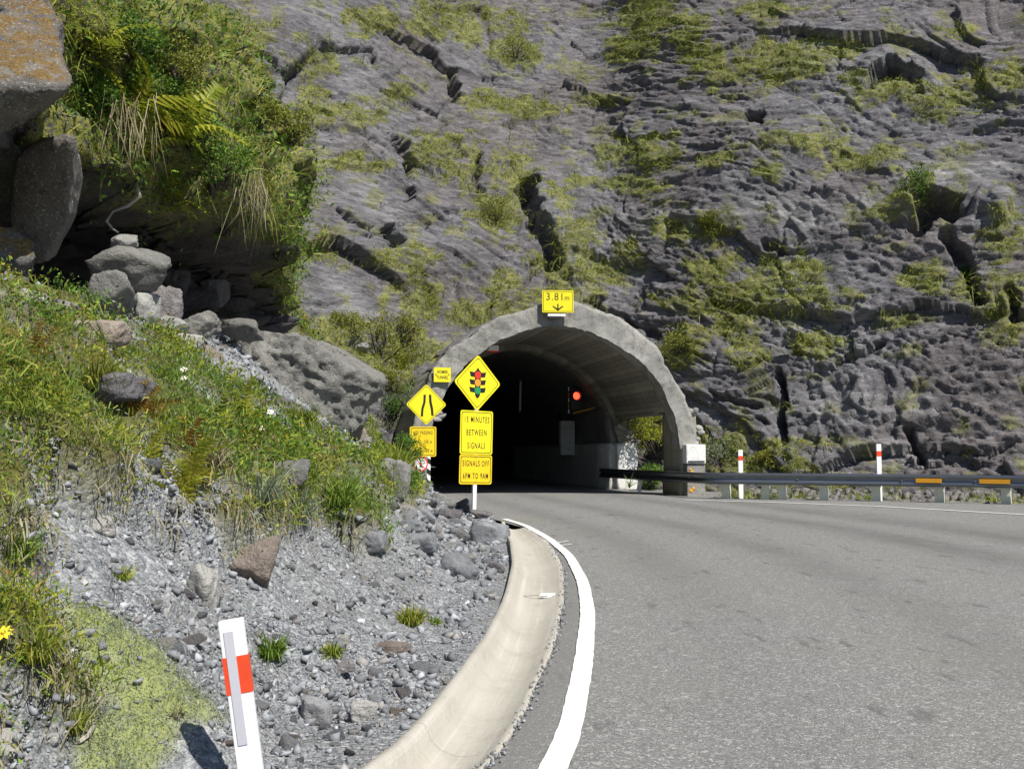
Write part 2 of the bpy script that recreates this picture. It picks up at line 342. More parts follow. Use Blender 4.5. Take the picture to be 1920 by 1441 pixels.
def concrete_mat(name, a, b, scale=1.0, stain=(.12, .11, .09), boards=False, pits=.5, streak=False):
    m, nt = new_mat(name); co = geoco(nt)
    n1 = noise(nt, co, .9 * scale, 7, .65, .3); n2 = noise(nt, co, 6 * scale, 8, .7); n3 = noise(nt, co, 38 * scale, 5, .75)
    c = mix(nt, ramp(nt, n1, [(.3, 0.0), (.7, 1.0)]), a, b)
    c = mix(nt, math_(nt, 'MULTIPLY', ramp(nt, n2, [(.52, 0.0), (.68, 1.0)]), .55), c, stain)
    dr = mapping(nt, co, (0, 0, 0), (3.0, 3.0, .25))
    c = mix(nt, math_(nt, 'MULTIPLY', ramp(nt, noise(nt, dr, 1.8 * scale, 5, .6), [(.55, 0.0), (.7, 1.0)]), .4), c, stain)
    c = mix(nt, math_(nt, 'MULTIPLY', ramp(nt, n3, [(.56, 0.0), (.66, 1.0)]), pits), c, tuple(k * .3 for k in a))
    h = math_(nt, 'ADD', n2, math_(nt, 'MULTIPLY', n3, .6))
    if streak:
        sv = N(nt, 'ShaderNodeCombineXYZ', {0: math_(nt, 'MULTIPLY', attrn(nt, 'across'), 9.0), 1: math_(nt, 'MULTIPLY', attrn(nt, 'along'), .35)}).outputs[0]
        sn = noise(nt, sv, 1.0, 5, .6); c = mix(nt, math_(nt, 'MULTIPLY', ramp(nt, sn, [(.4, 0.0), (.7, 1.0)]), .55), c, (.36, .33, .275))
        c = mix(nt, math_(nt, 'MULTIPLY', ramp(nt, sn, [(.25, 1.0), (.42, 0.0)]), .5), c, (.62, .6, .55)); h = math_(nt, 'MULTIPLY', n3, .25)
    if boards:
        bd = attrn(nt, 'board'); fr = math_(nt, 'FRACT', bd); fl = math_(nt, 'FLOOR', bd)
        line = ramp(nt, fr, [(0, 0.0), (.1, 1.0), (.9, 1.0), (1, 0.0)])
        tone = N(nt, 'ShaderNodeTexWhiteNoise', {'W': fl}, noise_dimensions='1D').outputs[0]
        c = mix(nt, 1.0, c, ramp(nt, tone, [(0, .62), (1, 1.1)]), 'MULTIPLY')
        h = math_(nt, 'ADD', h, math_(nt, 'MULTIPLY', line, .8))
    finish(nt, c, .85, bump(nt, h, .8, .03 / scale), 0, .25); return m
M = {}
M['cliff'] = cliff_mat('cliff_rock', .74); M['crag'] = cliff_mat('shade_darkened_rock', .38); M['bank'] = bank_mat(); M['road'] = road_mat()  # crag copy of the cliff: dark rock, with cave shade put into its colour
M['ring'] = concrete_mat('weathered_concrete', (.21, .207, .19), (.37, .36, .335), .6, (.075, .073, .062), pits=.95)
M['vault'] = concrete_mat('board_marked_concrete', (.26, .25, .2), (.36, .345, .28), 1.0, (.12, .115, .085), True, .3)
M['bore'] = concrete_mat('sooty_tunnel_rock', (.13, .13, .125), (.22, .22, .21), .8, (.07, .07, .07))
M['dado'] = concrete_mat('grimy_white_wall', (.45, .45, .44), (.58, .58, .57), 1.0, (.2, .2, .2), pits=.2)
M['whitewash'] = concrete_mat('whitewashed_masonry', (.68, .68, .66), (.8, .8, .78), 1.2, (.5, .49, .46), pits=.15)
M['gutter'] = concrete_mat('channel_concrete', (.385, .362, .315), (.47, .447, .395), .6, (.32, .295, .25), pits=.1, streak=True)
m, nt = new_mat('road_line_white'); co = geoco(nt); n1 = noise(nt, co, 70, 4, .7); n2 = noise(nt, co, 3.5, 4, .6)
c = mix(nt, n2, (.84, .84, .82), (.68, .68, .65)); c = mix(nt, ramp(nt, math_(nt, 'ADD', n1, math_(nt, 'MULTIPLY', n2, .35)), [(.78, 0.0), (.84, .8)]), c, (.24, .24, .23))
finish(nt, c, .6, bump(nt, n1, .5, .005)); M['paintw'] = m
M['white'] = paint('white_post_paint', (.82, .82, .83), .45, 0, .06, 3)
M['refl'] = paint('grey_reflective_tape', (.5, .495, .55), .35, 0, .05, 20)
M['red'] = paint('red_reflector', (.75, .07, .02), .4, 0, .15, 14)
M['yellow'] = paint('sign_yellow', (.88, .75, .015), .42, 0, .16, 3)
M['yellowd'] = paint('sign_yellow_aged', (.84, .6, .012), .42, 0, .18, 3)
M['black'] = paint('sign_black', (.012, .012, .012), .5)
M['signred'] = paint('sign_red', (.8, .035, .02), .45)
M['amber'] = paint('sign_amber', (.9, .3, .03), .45)
M['green'] = paint('sign_green', (.015, .26, .09), .45)
M['alu'] = paint('grey_sign_metal', (.35, .36, .37), .45, .7, .2, 8)
M['galv'] = paint('galvanised_steel', (.2, .215, .235), .36, .9, .25, 5)
M['pgrey'] = paint('pale_weathered_timber_post', (.62, .64, .53), .8, 0, .2, 7)
M['rusty'] = paint('orange_reflector_strip', (.72, .33, .02), .5, 0, .2, 9)
M['dark'] = paint('dark_fixture', (.03, .03, .032), .5)
m, nt = new_mat('lit_red_lens'); finish(nt, (.5, .01, .005), .4, emis=(1, .06, .025, 1), estr=2.6); M['lens'] = m
M['rock'] = stone_mat('grey_boulder', (.15, .147, .138), (.25, .243, .225), .5)
M['rockp'] = stone_mat('purple_grey_rock', (.115, .108, .115), (.2, .19, .195), .3)
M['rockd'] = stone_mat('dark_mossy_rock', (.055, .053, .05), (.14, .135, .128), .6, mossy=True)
M['rockr'] = stone_mat('reddish_rock', (.2, .155, .13), (.26, .22, .19), .3)
M['rockw'] = stone_mat('pale_grey_stone', (.3, .295, .28), (.4, .39, .37), .2)
M['pebble'] = stone_mat('blue_grey_stone', (.15, .155, .17), (.26, .27, .285), .2, scale=3, crack=.15)
M['gravel'] = stone_mat('loose_gravel', (.19, .199, .215), (.31, .323, .342), .15, scale=2, island=True, warmth=.5)
M['cgrass'] = foliage('cliff_grass', [(0, (.055, .078, .014)), (.35, (.15, .185, .028)), (.65, (.28, .31, .046)), (1, (.44, .44, .1))])
M['bgrass'] = foliage('bank_grass', [(0, (.07, .11, .016)), (.35, (.16, .22, .028)), (.62, (.3, .33, .05)), (.85, (.4, .35, .09)), (1, (.54, .45, .2))])
M['lush'] = foliage('lush_grass', [(0, (0.065, 0.111, 0.016)), (.5, (0.143, 0.234, 0.029)), (1, (0.286, 0.364, 0.065))])
M['shrub'] = foliage('shrub_leaves', [(0, (0.031, 0.070, 0.012)), (.4, (0.078, 0.155, 0.022)), (.75, (0.171, 0.295, 0.039)), (1, (0.341, 0.465, 0.078))])
M['olive'] = foliage('olive_leaves', [(0, (0.065, 0.075, 0.016)), (.4, (0.156, 0.169, 0.026)), (.8, (0.273, 0.280, 0.046)), (1, (0.416, 0.403, 0.091))])
M['fern'] = foliage('fern_fronds', [(0, (.12, .17, .015)), (.5, (.3, .34, .03)), (1, (.55, .5, .07))], .4)
M['fernr'] = foliage('dying_fern_fronds', [(0, (.2, .16, .03)), (.5, (.35, .22, .04)), (1, (.45, .13, .03))], .35)
M['flax'] = foliage('flax_leaves', [(0, (0.032, 0.080, 0.019)), (.5, (0.096, 0.160, 0.029)), (1, (0.272, 0.304, 0.064))])
M['straw'] = foliage('dry_strands', [(0, (.12, .1, .05)), (.5, (.25, .22, .12)), (1, (.42, .38, .25))], .2)
M['sage'] = foliage('grey_green_herb', [(0, (.1, .13, .07)), (.5, (.2, .24, .15)), (1, (.32, .36, .25))])
M['bark'] = paint('bark', (.06, .05, .04), .85, 0, .3, 20)
M['twig'] = paint('bleached_wood', (.42, .38, .32), .8, 0, .3, 20)
M['petal'] = paint('white_petal', (.85, .85, .82), .6)
M['petaly'] = paint('yellow_petal', (.85, .6, .02), .6)
M['moss'] = stone_mat('rust_moss', (.09, .075, .02), (.17, .12, .03), 0, scale=6, crack=0)
M['soil'] = stone_mat('dark_soil', (.03, .026, .02), (.06, .052, .04), 0, scale=3, crack=0)

# ================================================================== THE SETTING
GL = [gnd(*p) for p in [(726, 1445), (783, 1372), (850, 1290), (905, 1215), (945, 1130), (960, 1065), (955, 1022), (940, 988)]]
GR = [gnd(*p) for p in [(912, 1445), (962, 1372), (1004, 1290), (1040, 1205), (1058, 1125), (1056, 1062), (1030, 1016), (985, 988)]]
LN = [gnd(*p) for p in [(1048, 1445), (1074, 1350), (1094, 1250), (1103, 1150), (1094, 1092), (1068, 1042), (1030, 1010), (985, 985), (946, 973)]]
ED = [gnd(*p) for p in [(925, 972), (900, 958), (860, 945), (815, 934)]]
def tab(pts, pre): 
    a = np.array(pre + [(p[0], p[1]) for p in pts]); return a[:, 1], a[:, 0]
gl_y, gl_x = tab(GL, [(-7.5, -9), (-3.1, -2), (-1.75, .8)])
gr_y, gr_x = tab(GR, [(-7.0, -9), (-2.6, -2), (-1.26, .8)])
ln_y, ln_x = tab(LN, [(-6.6, -9), (-2.2, -2), (-.85, .8)])
def smooth_tab(y, x):
    yy = np.linspace(y[0], y[-1], 400); xx = np.interp(yy, y, x); k = np.hanning(31); k /= k.sum()
    xp = np.pad(xx, 15, mode='reflect', reflect_type='odd'); return yy, np.convolve(xp, k, 'valid')
gl_y, gl_x = smooth_tab(gl_y, gl_x); gr_y, gr_x = smooth_tab(gr_y, gr_x); ln_y, ln_x = smooth_tab(ln_y, ln_x)
def xg(y):                           # left border of the gutter, further on of the road
    yy = np.concatenate([gl_y, [p[1] for p in ED], [28.2, 28.5, 45]]); xx = np.concatenate([gl_x, [p[0] for p in ED], [-2.65, -3.35, -7.0]])
    return np.interp(y, yy, xx)
# tunnel axis
TH = R(12); P0 = np.array([1.25, 28.5]); AX = np.array([-math.sin(TH), math.cos(TH)]); AL = np.array([math.cos(TH), math.sin(TH)])
def T(l, a, z): p = P0 + AL * a + AX * l; return (p[0], p[1], z)
PROF = [(0, 4.88), (.5, 4.83), (1.0, 4.68), (1.7, 4.4), (2.21, 4.06), (2.6, 3.74), (3.02, 3.25), (3.3, 2.75), (3.46, 2.4), (3.6, 1.9), (3.68, 1.38), (3.72, .8), (3.74, -.05)]
def hw(z): q = PROF[::-1]; return np.interp(z, [p[1] for p in q], [p[0] for p in q])

# ---- ground sheet and road
gv = []; n = 40
gx = np.concatenate([np.linspace(-600, -60, 6), np.linspace(-40, 60, 26), np.linspace(100, 600, 6)])
gy = np.concatenate([np.linspace(-600, -60, 6), np.linspace(-40, 60, 26), np.linspace(100, 600, 6)])
X, Y = np.meshgrid(gx, gy, indexing='ij')
ground = mesh_np('ground', np.stack([X, Y, np.full(X.shape, -.16)], -1).reshape(-1, 3), grid_faces(len(gx), len(gy)), M['bank'])
tag(ground, kind='structure')
ys = np.concatenate([np.linspace(-30, 0, 30), np.linspace(.2, 30, 220), np.linspace(31, 80, 40)])
ts = np.concatenate([[0, .03, .07, .12, .2], np.linspace(.3, 7, 60), np.linspace(7.4, 45, 36)])
yy = np.concatenate([gr_y, [p[1] for p in ED], [28.6, 90]]); xx = np.concatenate([gr_x, [p[0] for p in ED], [-2.75, -15.5]])
left = np.interp(ys, yy, xx)
wob = np.zeros_like(ys)
near = np.repeat(np.linspace(-30, 80, 4000)[:, None], 3, 1)
Yg, Tg = np.meshgrid(ys, ts, indexing='ij')
wobx = fbm(np.stack([Yg.ravel() * 6, Yg.ravel() * 0, Tg.ravel() * 0], -1), 3, 5).reshape(Yg.shape) * .025 * np.exp(-Tg * 8)
Xg = left[:, None] + Tg + wobx
lat = Xg - np.interp(Yg, np.concatenate([ln_y, [28, 80]]), np.concatenate([ln_x, [-1.9, -13]]))
lat = np.where(Yg > 14, lat * np.interp(Yg, [14, 28], [1.0, 1.0]), lat)
track = np.exp(-((lat - 1.0) / .38) ** 2) * .6 + np.exp(-((lat - 2.7) / .42) ** 2) * .75 + np.exp(-((lat - 5.2) / .5) ** 2) * .9 + np.exp(-((lat - 7.0) / .55) ** 2) * .9
track *= np.interp(Yg, [0, 8, 14, 26], [.25, .4, 1.0, .8])
smo = np.clip(1 - lat / .0 if False else sstep(.0, -.12, lat), 0, 1) * (Yg < 18.5) * .55
Zr = -.004 * np.exp(-Tg * 9) * 3 + fbm(np.stack([Xg.ravel() * .3, Yg.ravel() * .3, Xg.ravel() * 0], -1), 2, 3).reshape(Xg.shape) * .008 * (Yg < 27)
road = mesh_np('road', np.stack([Xg, Yg, Zr], -1).reshape(-1, 3), grid_faces(len(ys), len(ts)), M['road'], smooth=True)
attr(road.data, 'track', track); attr(road.data, 'smooth', smo); tag(road, kind='structure')
def strip(name, cy, cx, w, mat, z, seed, n=300, y0=None, y1=None, worn=.003):
    yv = np.linspace(y0 if y0 is not None else cy[0], y1 if y1 is not None else cy[-1], n); c = np.stack([np.interp(yv, cy, cx), yv], -1)
    t = np.gradient(c, axis=0); t /= np.linalg.norm(t, axis=1)[:, None]; nn = np.stack([t[:, 1], -t[:, 0]], -1)
    a = vnoise(np.stack([yv * 9, yv * 0, yv * 0], -1), seed) * worn; b = vnoise(np.stack([yv * 11, yv * 0 + 5, yv * 0], -1), seed) * worn
    L_ = c - nn * (w / 2 + a)[:, None]; R_ = c + nn * (w / 2 + b)[:, None]
    zz = lambda q: np.full(n, z)
    v = np.concatenate([np.column_stack([L_, zz(L_)]), np.column_stack([R_, zz(R_)])]); f = np.array([[i, n + i, n + i + 1, i + 1] for i in range(n - 1)])
    return mesh_np(name, v, f, mat)
tag(strip('edge_line', ln_y, ln_x, .115, M['paintw'], .009, 3, 900, y0=-9), kind='structure')
RL = np.array([gnd(1285, 937)[:2], gnd(1450, 942)[:2], gnd(1640, 949)[:2], gnd(1920, 965)[:2], (15.2, 14.6), (19, 8), (24, -6)])
RLo = RL[np.argsort(RL[:, 1])]
tag(strip('edge_line', RLo[:, 1], RLo[:, 0], .13, M['paintw'], .012, 8), kind='structure')
for a, b in [((1042, 1017), (1066, 1013)), ((1050, 1022), (1072, 1019))]:      # two stray dabs of line paint
    A, B = gnd(*a, .013), gnd(*b, .013); d = (B - A) / np.linalg.norm(B - A); q = np.array([-d[1], d[0], 0]) * .03
    tag(mesh_np('paint_dab', [A - q * .3, B - q * .6, B + q * .4, A + q], [[0, 1, 2, 3]], M['paintw']), kind='structure')

# ---- dished concrete channel, cast in sections
chan = empty('drainage_channel', (0, 0, 0)); tag(chan, kind='structure')
prof = [(0, -.2), (0, .055), (.012, .068), (.1, .066), (.135, .05), (.19, -.01), (.3, -.055), (.45, -.075), (.6, -.075), (.76, -.055), (.9, -.015), (.985, .004), (1, -.004), (1, -.2)]
cuts = np.concatenate([[-9, -5, -1.5, 1.5], [4.6, 7.6, 10.6, 13.6, gl_y[-1] + .5]])
for i in range(len(cuts) - 1):
    yv = np.linspace(cuts[i] + .0012, cuts[i + 1] - .0012, 26); l = np.interp(yv, gl_y, gl_x); r = np.interp(yv, gr_y, gr_x)
    yf = np.linspace(-10, 20, 2000); cf_ = (np.interp(yf, gl_y, gl_x) + np.interp(yf, gr_y, gr_x)) / 2; sl2 = np.interp(yv, yf, np.gradient(cf_, yf)); ct = 1 / np.sqrt(1 + sl2 ** 2)
    cx_ = (l + r) / 2; wd_ = (r - l) * ct; V = []
    for k, (u, z) in enumerate(prof):
        V.append(np.stack([cx_ + wd_ * (u - .5) * ct + (vnoise(np.stack([yv * 5, yv * 0 + k, yv * 0], -1), 9) * .008 if k > 10 else 0), yv - wd_ * (u - .5) * ct * sl2, np.full(26, z) + vnoise(np.stack([yv * 3, yv * 0 + u * 4, yv * 0], -1), 2) * .005], -1))
    o = mesh_np('channel_section', np.stack(V).reshape(-1, 3), grid_faces(len(prof), 26)[:, ::-1], M['gutter'], chan, True); attr(o.data, 'across', np.repeat([p[0] for p in prof], 26)); attr(o.data, 'along', np.tile(yv, len(prof)))

# ------------------------------------------------------------------ gravel bank
GRASS = [(-400, 590), (0, 600), (120, 625), (250, 660), (330, 690), (420, 760), (560, 835), (640, 865), (700, 930), (712, 1040), (640, 1020), (590, 985), (520, 990), (470, 1040), (400, 1075), (330, 1035), (240, 975), (130, 950), (60, 905), (0, 900), (-400, 860)]
GR2 = [(-300, 950), (20, 960), (52, 1020), (40, 1100), (-300, 1140)]
GR3 = [(-300, 1200), (60, 1200), (125, 1260), (100, 1310), (40, 1310), (-300, 1320)]
GR4 = [(100, 1335), (170, 1340), (175, 1390), (115, 1390)]
GR5 = [(690, 870), (770, 830), (800, 930), (745, 950), (700, 945)]
MOSS = [(120, 1160), (200, 1165), (270, 1205), (330, 1265), (375, 1300), (405, 1345), (330, 1360), (320, 1420), (250, 1500), (150, 1500), (160, 1390), (205, 1340), (150, 1270)]
def bank_h(x, y):
    t = np.maximum(0, xg(y) - x - .55 * np.interp(y, [0, 18, 23, 27.5], [1, 1, 1.9, 1.2])); k = np.interp(y, [18, 24, 29], [1.0, 1.7, 2.6])
    h = (.6 * t + .045 * t * t) * k; cap = np.interp(y, [0, 10, 14, 18, 22, 26], [2.5, 2.75, 3.0, 3.6, 5, 8])
    return np.where(h > cap * .8, cap * .8 + cap * .3 * (1 - np.exp(-(h - cap * .8) / (cap * .3))), h)
by = np.concatenate([np.linspace(-4, .5, 20)[:-1], .5 + 33.5 * (np.linspace(0, 1, 460) ** 1.55)])
bt = np.concatenate([[0, .006], .02 + 9.5 * np.linspace(0, 1, 260) ** 1.35])
By, Bt = np.meshgrid(by, bt, indexing='ij'); Bx = xg(By) - Bt; bf = (Bx.ravel(), By.ravel())
p2 = np.stack([bf[0], bf[1], bf[0] * 0], -1)
bz = bank_h(*bf); fade = sstep(.05, .9, Bt.ravel())
bz = bz + fade * (fbm(p2 * .7, 4, 21) * .28 + fbm(p2 * 3.1, 4, 22) * .06) + np.minimum(1, fade + .25) * fbm(p2 * 13, 3, 23) * .018 - .012
fz, fe = facets(bf[0] * 2.2 + .3 * fbm(p2 * 2, 2, 3), bf[1] * 2.2, 31, .1, .05); bz += fz * fade * .7
BP = np.stack([bf[0], bf[1], bz], -1)
bpx, bpy_, bd = proj(BP)
wx = fbm(p2 * 2.3, 4, 41) * 26; wy = fbm(p2 * 2.3 + 9, 4, 42) * 26
def pmask(poly, soft=16, inset=0):
    q = (bpx + wx, bpy_ + wy); s = np.where(inpoly(*q, poly), 1, -1) * polydist(*q, poly); return np.where(bd > .5, sstep(-soft, soft, s - inset), 0)
veg = np.maximum.reduce([pmask(GRASS, 9), pmask(GR2), pmask(GR3), pmask(GR4), pmask(GR5)]); mossb = np.clip(pmask(MOSS, 22) * 1.1 + fbm(p2 * 7, 3, 43) * .35 * pmask(MOSS, 30), 0, 1)
far_veg = sstep(22, 25, bf[1]) * sstep(.4, 1.0, Bt.ravel()) * (fbm(p2 * 1.2, 3, 77) > -.25)
bare = sstep(.26, .38, fbm(p2 * 1.5, 3, 55)) * .95; veg = veg * (1 - bare); veg = np.maximum(veg, far_veg * .9)
veg = np.maximum(veg, ((bd < .5) | (bpx < -60)) * (fbm(p2 * .8, 3, 5) > .0) * fade)
vsh = np.maximum.reduce([pmask(GRASS, 4) * (1 - bare * .3), pmask(GR2, 4), veg * .6]); BP[:, 2] += vsh * .34 + mossb * .035 + veg * fbm(p2 * 4, 3, 51) * .08
bank = mesh_np('gravel_bank', BP, grid_faces(len(by), len(bt))[:, ::-1], M['bank'], smooth=True)
attr(bank.data, 'soil', veg); attr(bank.data, 'moss', mossb); tag(bank, kind='structure')

# ------------------------------------------------------------------ the cliff
SL = R(59)
def y0(x): return np.interp(x, [-40, -14, -8, -5, -3.4, 0, 4.5, 7, 10, 13, 17, 24, 45], [18, 24, 27.3, 29.6, 32.2, 33.8, 34.2, 31.4, 29.4, 28.0, 26.2, 22.8, 12])
xs = np.concatenate([np.linspace(-26, -15, 30)[:-1], np.linspace(-15, 25, 700), np.linspace(25, 40, 40)[1:]])
vs = np.concatenate([np.linspace(-1, 33, 520), np.linspace(33, 44, 50)[1:]])
xx = np.linspace(-30, 45, 600); yy = np.convolve(np.pad(y0(xx), 10, mode='edge'), np.ones(21) / 21, 'valid')
base = np.interp(xs, xx, yy); nx = np.gradient(base, xs)
Xc, Vc = np.meshgrid(xs, vs, indexing='ij'); c = Xc.ravel(), Vc.ravel()
bend = np.interp(Vc, [-1, 4, 12, 24, 44], [0, 0, .25, -.8, -4.5])
Pb = np.stack([Xc, base[:, None] + Vc * math.cos(SL) - bend, Vc * math.sin(SL)], -1).reshape(-1, 3)
nrm = np.stack([nx, -np.ones_like(nx), np.full_like(nx, math.cos(SL) / math.sin(SL))], -1); nrm /= np.linalg.norm(nrm, axis=1)[:, None]
nrm = np.repeat(nrm, len(vs), 0)
P3 = np.stack([c[0], c[1], c[0] * 0], -1)
wa = fbm(P3 * .22, 2, 61) * 1.6; wb = fbm(P3 * .22 + 7, 2, 62) * 1.6
ca, sa = math.cos(R(-20)), math.sin(R(-20))
u = (c[0] + wa) * ca + (c[1] + wb) * sa; w = -(c[0] + wa) * sa + (c[1] + wb) * ca
f1, e1 = facets(u / 4.6, w / 2.7, 71, .75, .3); f2, e2 = facets(u / 1.7 + .15 * w, w / .95, 72, .36, .12)
f3, e3 = facets(u / .7 + .3 * w, w / .36, 73, .17, .05); f4, e4 = facets(u / .3 - .2 * w, w / .17, 74, .075, .022)
rg = np.clip(.55 + fbm(P3 * .33, 3, 81) * 1.3 + sstep(14, 24, c[0]) * .2, .28, 1.3)
rg = rg * np.interp(c[0], [-8, 4, 9], [.85, .85, 1.0]); rg2 = np.clip(rg + sstep(6, 9, c[0]) * sstep(9, 5, c[1]) * .7, .08, 1.5)
hc = fbm(P3 * .12, 3, 82) * .9 + f1 * .6 + f2 * (.3 + .4 * rg) + f3 * (.4 + .5 * rg2) + f4 * (.6 + .7 * rg2) + fbm(P3 * 3, 3, 83) * .025
hc -= (1 - sstep(0, .03, e1)) * .3 * rg + (1 - sstep(0, .05, e2)) * .07 * rg2
hc *= np.clip((c[1] + 1.0) / 2.2, .25, 1)
CP = Pb + nrm * hc[:, None]
cpx, cpy, cd = proj(CP)
q = (cpx + fbm(P3 * 1.7, 3, 91) * 14, cpy + fbm(P3 * 1.7 + 5, 3, 92) * 14)
CREV = [([(985, 345), (1000, 400), (1022, 445), (1036, 500)], 15, 1.3), ([(1640, 150), (1672, 132), (1720, 150)], 13, 1.2), ([(1720, 420), (1748, 378), (1782, 400)], 19, 1.6), ([(1775, 440), (1810, 490), (1840, 560)], 15, 1.0), ([(735, 432), (745, 456)], 12, 1.2),
        ([(760, 270), (772, 330)], 9, .8), ([(850, 140), (855, 185)], 10, .8), ([(1468, 700), (1466, 790), (1474, 830)], 8, 1.0), ([(905, 290), (895, 350)], 7, .7), ([(1400, 220), (1425, 225)], 9, .8), ([(770, 360), (766, 380)], 6, .8),
        ([(1440, 450), (1460, 475)], 7, .7), ([(1895, 540), (1905, 590)], 12, 1.0), ([(580, 200), (625, 218)], 7, .6), ([(460, 118), (490, 135)], 8, .7), ([(640, 400), (700, 425)], 5, .5), ([(1100, 560), (1180, 600), (1230, 625)], 8, .7), ([(1330, 740), (1420, 760)], 6, .5), ([(1560, 690), (1660, 640)], 6, .5), ([(1700, 800), (1730, 860)], 8, .7)]
carve = np.zeros(len(CP))
for pl, r, dep in CREV:
    carve = np.maximum(carve, dep * (1 - sstep(r * .55, r * 1.1, polydist(*q, pl, False))))
BROW = [([(1625, 135), (1672, 103), (1735, 138)], 22, .3), ([(1715, 395), (1750, 358), (1800, 362), (1870, 385)], 30, .5), ([(1015, 350), (1050, 420), (1075, 500)], 26, .45), ([(300, -20), (520, 70)], 60, .4)]
lift = np.zeros(len(CP))
for pl, r, dep in BROW: lift = np.maximum(lift, dep * (1 - sstep(r * .3, r * 1.6, polydist(*q, pl, False))) * (carve < .05))
CP += nrm * (lift - carve)[:, None]
VEG = [(700, 40, 60, 25), (850, 45, 150, 32), (960, 100, 50, 30), (1215, 30, 60, 45), (1185, 90, 55, 25), (595, 125, 40, 17), (340, 90, 170, 55), (300, 40, 130, 45), (450, 90, 70, 25), (650, 210, 95, 22), (590, 190, 30, 20), (745, 175, 22, 14), (985, 205, 75, 22), (900, 190, 40, 15), (1140, 187, 45, 9), (835, 285, 70, 36), (870, 325, 40, 28), (650, 310, 75, 14), (560, 300, 50, 30), (960, 320, 35, 55), (930, 400, 48, 36), (1050, 380, 20, 25), (1070, 450, 50, 26), (1060, 500, 60, 42), (770, 490, 60, 32), (790, 560, 65, 40), (740, 545, 30, 30), (940, 532, 45, 18), (880, 590, 40, 18), (600, 465, 45, 22),
       (1340, 120, 55, 50), (1450, 130, 85, 25), (1480, 100, 60, 20), (1290, 60, 40, 40), (1560, 90, 60, 15), (1640, 165, 60, 22), (1750, 185, 105, 30), (1865, 150, 60, 35), (1500, 262, 65, 18), (1560, 285, 50, 25), (1600, 300, 60, 15), (1440, 320, 30, 18), (1350, 300, 45, 9), (1720, 360, 38, 36), (1660, 300, 30, 30), (1640, 400, 40, 9), (1190, 285, 80, 22), (1240, 270, 30, 20), (1270, 430, 40, 20), (1345, 425, 38, 25), (1350, 500, 48, 50), (1480, 500, 60, 36), (1440, 560, 80, 36), (1380, 590, 48, 62), (1550, 560, 60, 18), (1400, 660, 40, 40), (1280, 650, 42, 42), (1730, 520, 36, 26), (1885, 440, 36, 50), (1885, 565, 36, 70), (1820, 530, 25, 30), (1530, 645, 40, 16), (1690, 600, 36, 10), (1490, 835, 60, 13), (1350, 855, 50, 45), (1430, 875, 110, 22), (1560, 905, 120, 12), (1040, 560, 90, 26), (720, 660, 120, 60), (620, 640, 60, 40), (480, 560, 50, 30), (1180, 470, 30, 20), (1120, 520, 40, 30), (1000, 580, 100, 18), (1200, 345, 60, 14), (1090, 345, 30, 12), (1440, 20, 60, 10), (1800, 60, 30, 8), (1250, 560, 30, 14), (1320, 560, 30, 40)]
cm = np.zeros(len(CP))
for (ex, ey, rx, ry) in VEG:
    d = np.hypot((q[0] - ex) / (rx + 6), (q[1] - ey) / (ry + 6)); cm = np.maximum(cm, 1 - sstep(.5, 1.5, d))
edge = fbm(P3 * 2.6, 4, 95); cm = np.clip(sstep(.42, .72, cm * .83 + edge * .9) * (cm > .02), 0, 1)
out = (cpx < -30) | (cpx > 1960) | (cpy < -20)
cm = np.where(out, sstep(.12, .22, fbm(P3 * .35, 4, 96)), cm); cm *= (carve < .35)
sp = sstep(.22, .36, fbm(P3 * 1.6, 4, 97)) * .6; cm2 = np.maximum(cm, sp * (carve < .2))
CP += nrm * (cm * .03 + cm * fbm(P3 * 5, 3, 98) * .04)[:, None]
pale = np.zeros(len(CP))
for (ex, ey, rx, ry) in [(1560, 390, 260, 38), (1800, 320, 150, 30), (1250, 420, 110, 45), (1640, 760, 160, 40), (1130, 470, 60, 40), (1650, 850, 160, 30)]:
    pale = np.maximum(pale, 1 - sstep(.4, 1.1, np.hypot((q[0] - ex) / rx, (q[1] - ey) / ry)))
pale = np.clip(pale * (.55 + fbm(P3 * 1.4, 4, 99) * .9), 0, .8)
cf = grid_faces(len(xs), len(vs))[:, ::-1]
fc = CP[cf].mean(1); rel = fc[:, :2] - P0; fl = rel @ AX; fa = rel @ AL
inside = (np.abs(fa) < hw(np.clip(fc[:, 2] - .25, -.05, 4.87)) + .35) & (fc[:, 2] < 5.15) & (fl > -2)
keep = ~inside; cf = cf[keep]
cliff = mesh_np('cliff', CP, cf, M['cliff']); attr(cliff.data, 'moss', cm2); attr(cliff.data, 'pale', pale); tag(cliff, kind='structure')

# ------------------------------------------------------------------ overhanging crag above the bank
path = np.array([(-13, 8.2), (-8.5, 9.8), (-6.0, 11.2), (-5.0, 13.2), (-4.5, 15.2), (-4.3, 16.8), (-5.0, 19.5), (-6.6, 25), (-8.0, 31)])
sl_ = np.concatenate([[0], np.cumsum(np.hypot(*np.diff(path, axis=0).T))]); ss = np.linspace(0, sl_[-1], 330)
pxy = np.stack([np.interp(ss, sl_, path[:, 0]), np.interp(ss, sl_, path[:, 1])], -1); k = np.hanning(25); k /= k.sum()
pxy = np.stack([np.convolve(np.pad(pxy[:, i], 12, mode='edge'), k, 'valid') for i in (0, 1)], -1)
tg = np.gradient(pxy, axis=0); tg /= np.linalg.norm(tg, axis=1)[:, None]; nn = np.stack([tg[:, 1], -tg[:, 0]], -1)
cp = np.array([(.1, 1.6), (-.2, 2.5), (-.9, 2.8), (-2.4, 3.0), (-3.3, 3.5), (-2.7, 4.2), (-.5, 4.4), (.5, 4.6), (.5, 5.4), (.3, 6.4), (-.2, 7.4), (-1.0, 8.4), (-2.2, 9.6), (-4.2, 11.2), (-8, 14), (-13, 17)])
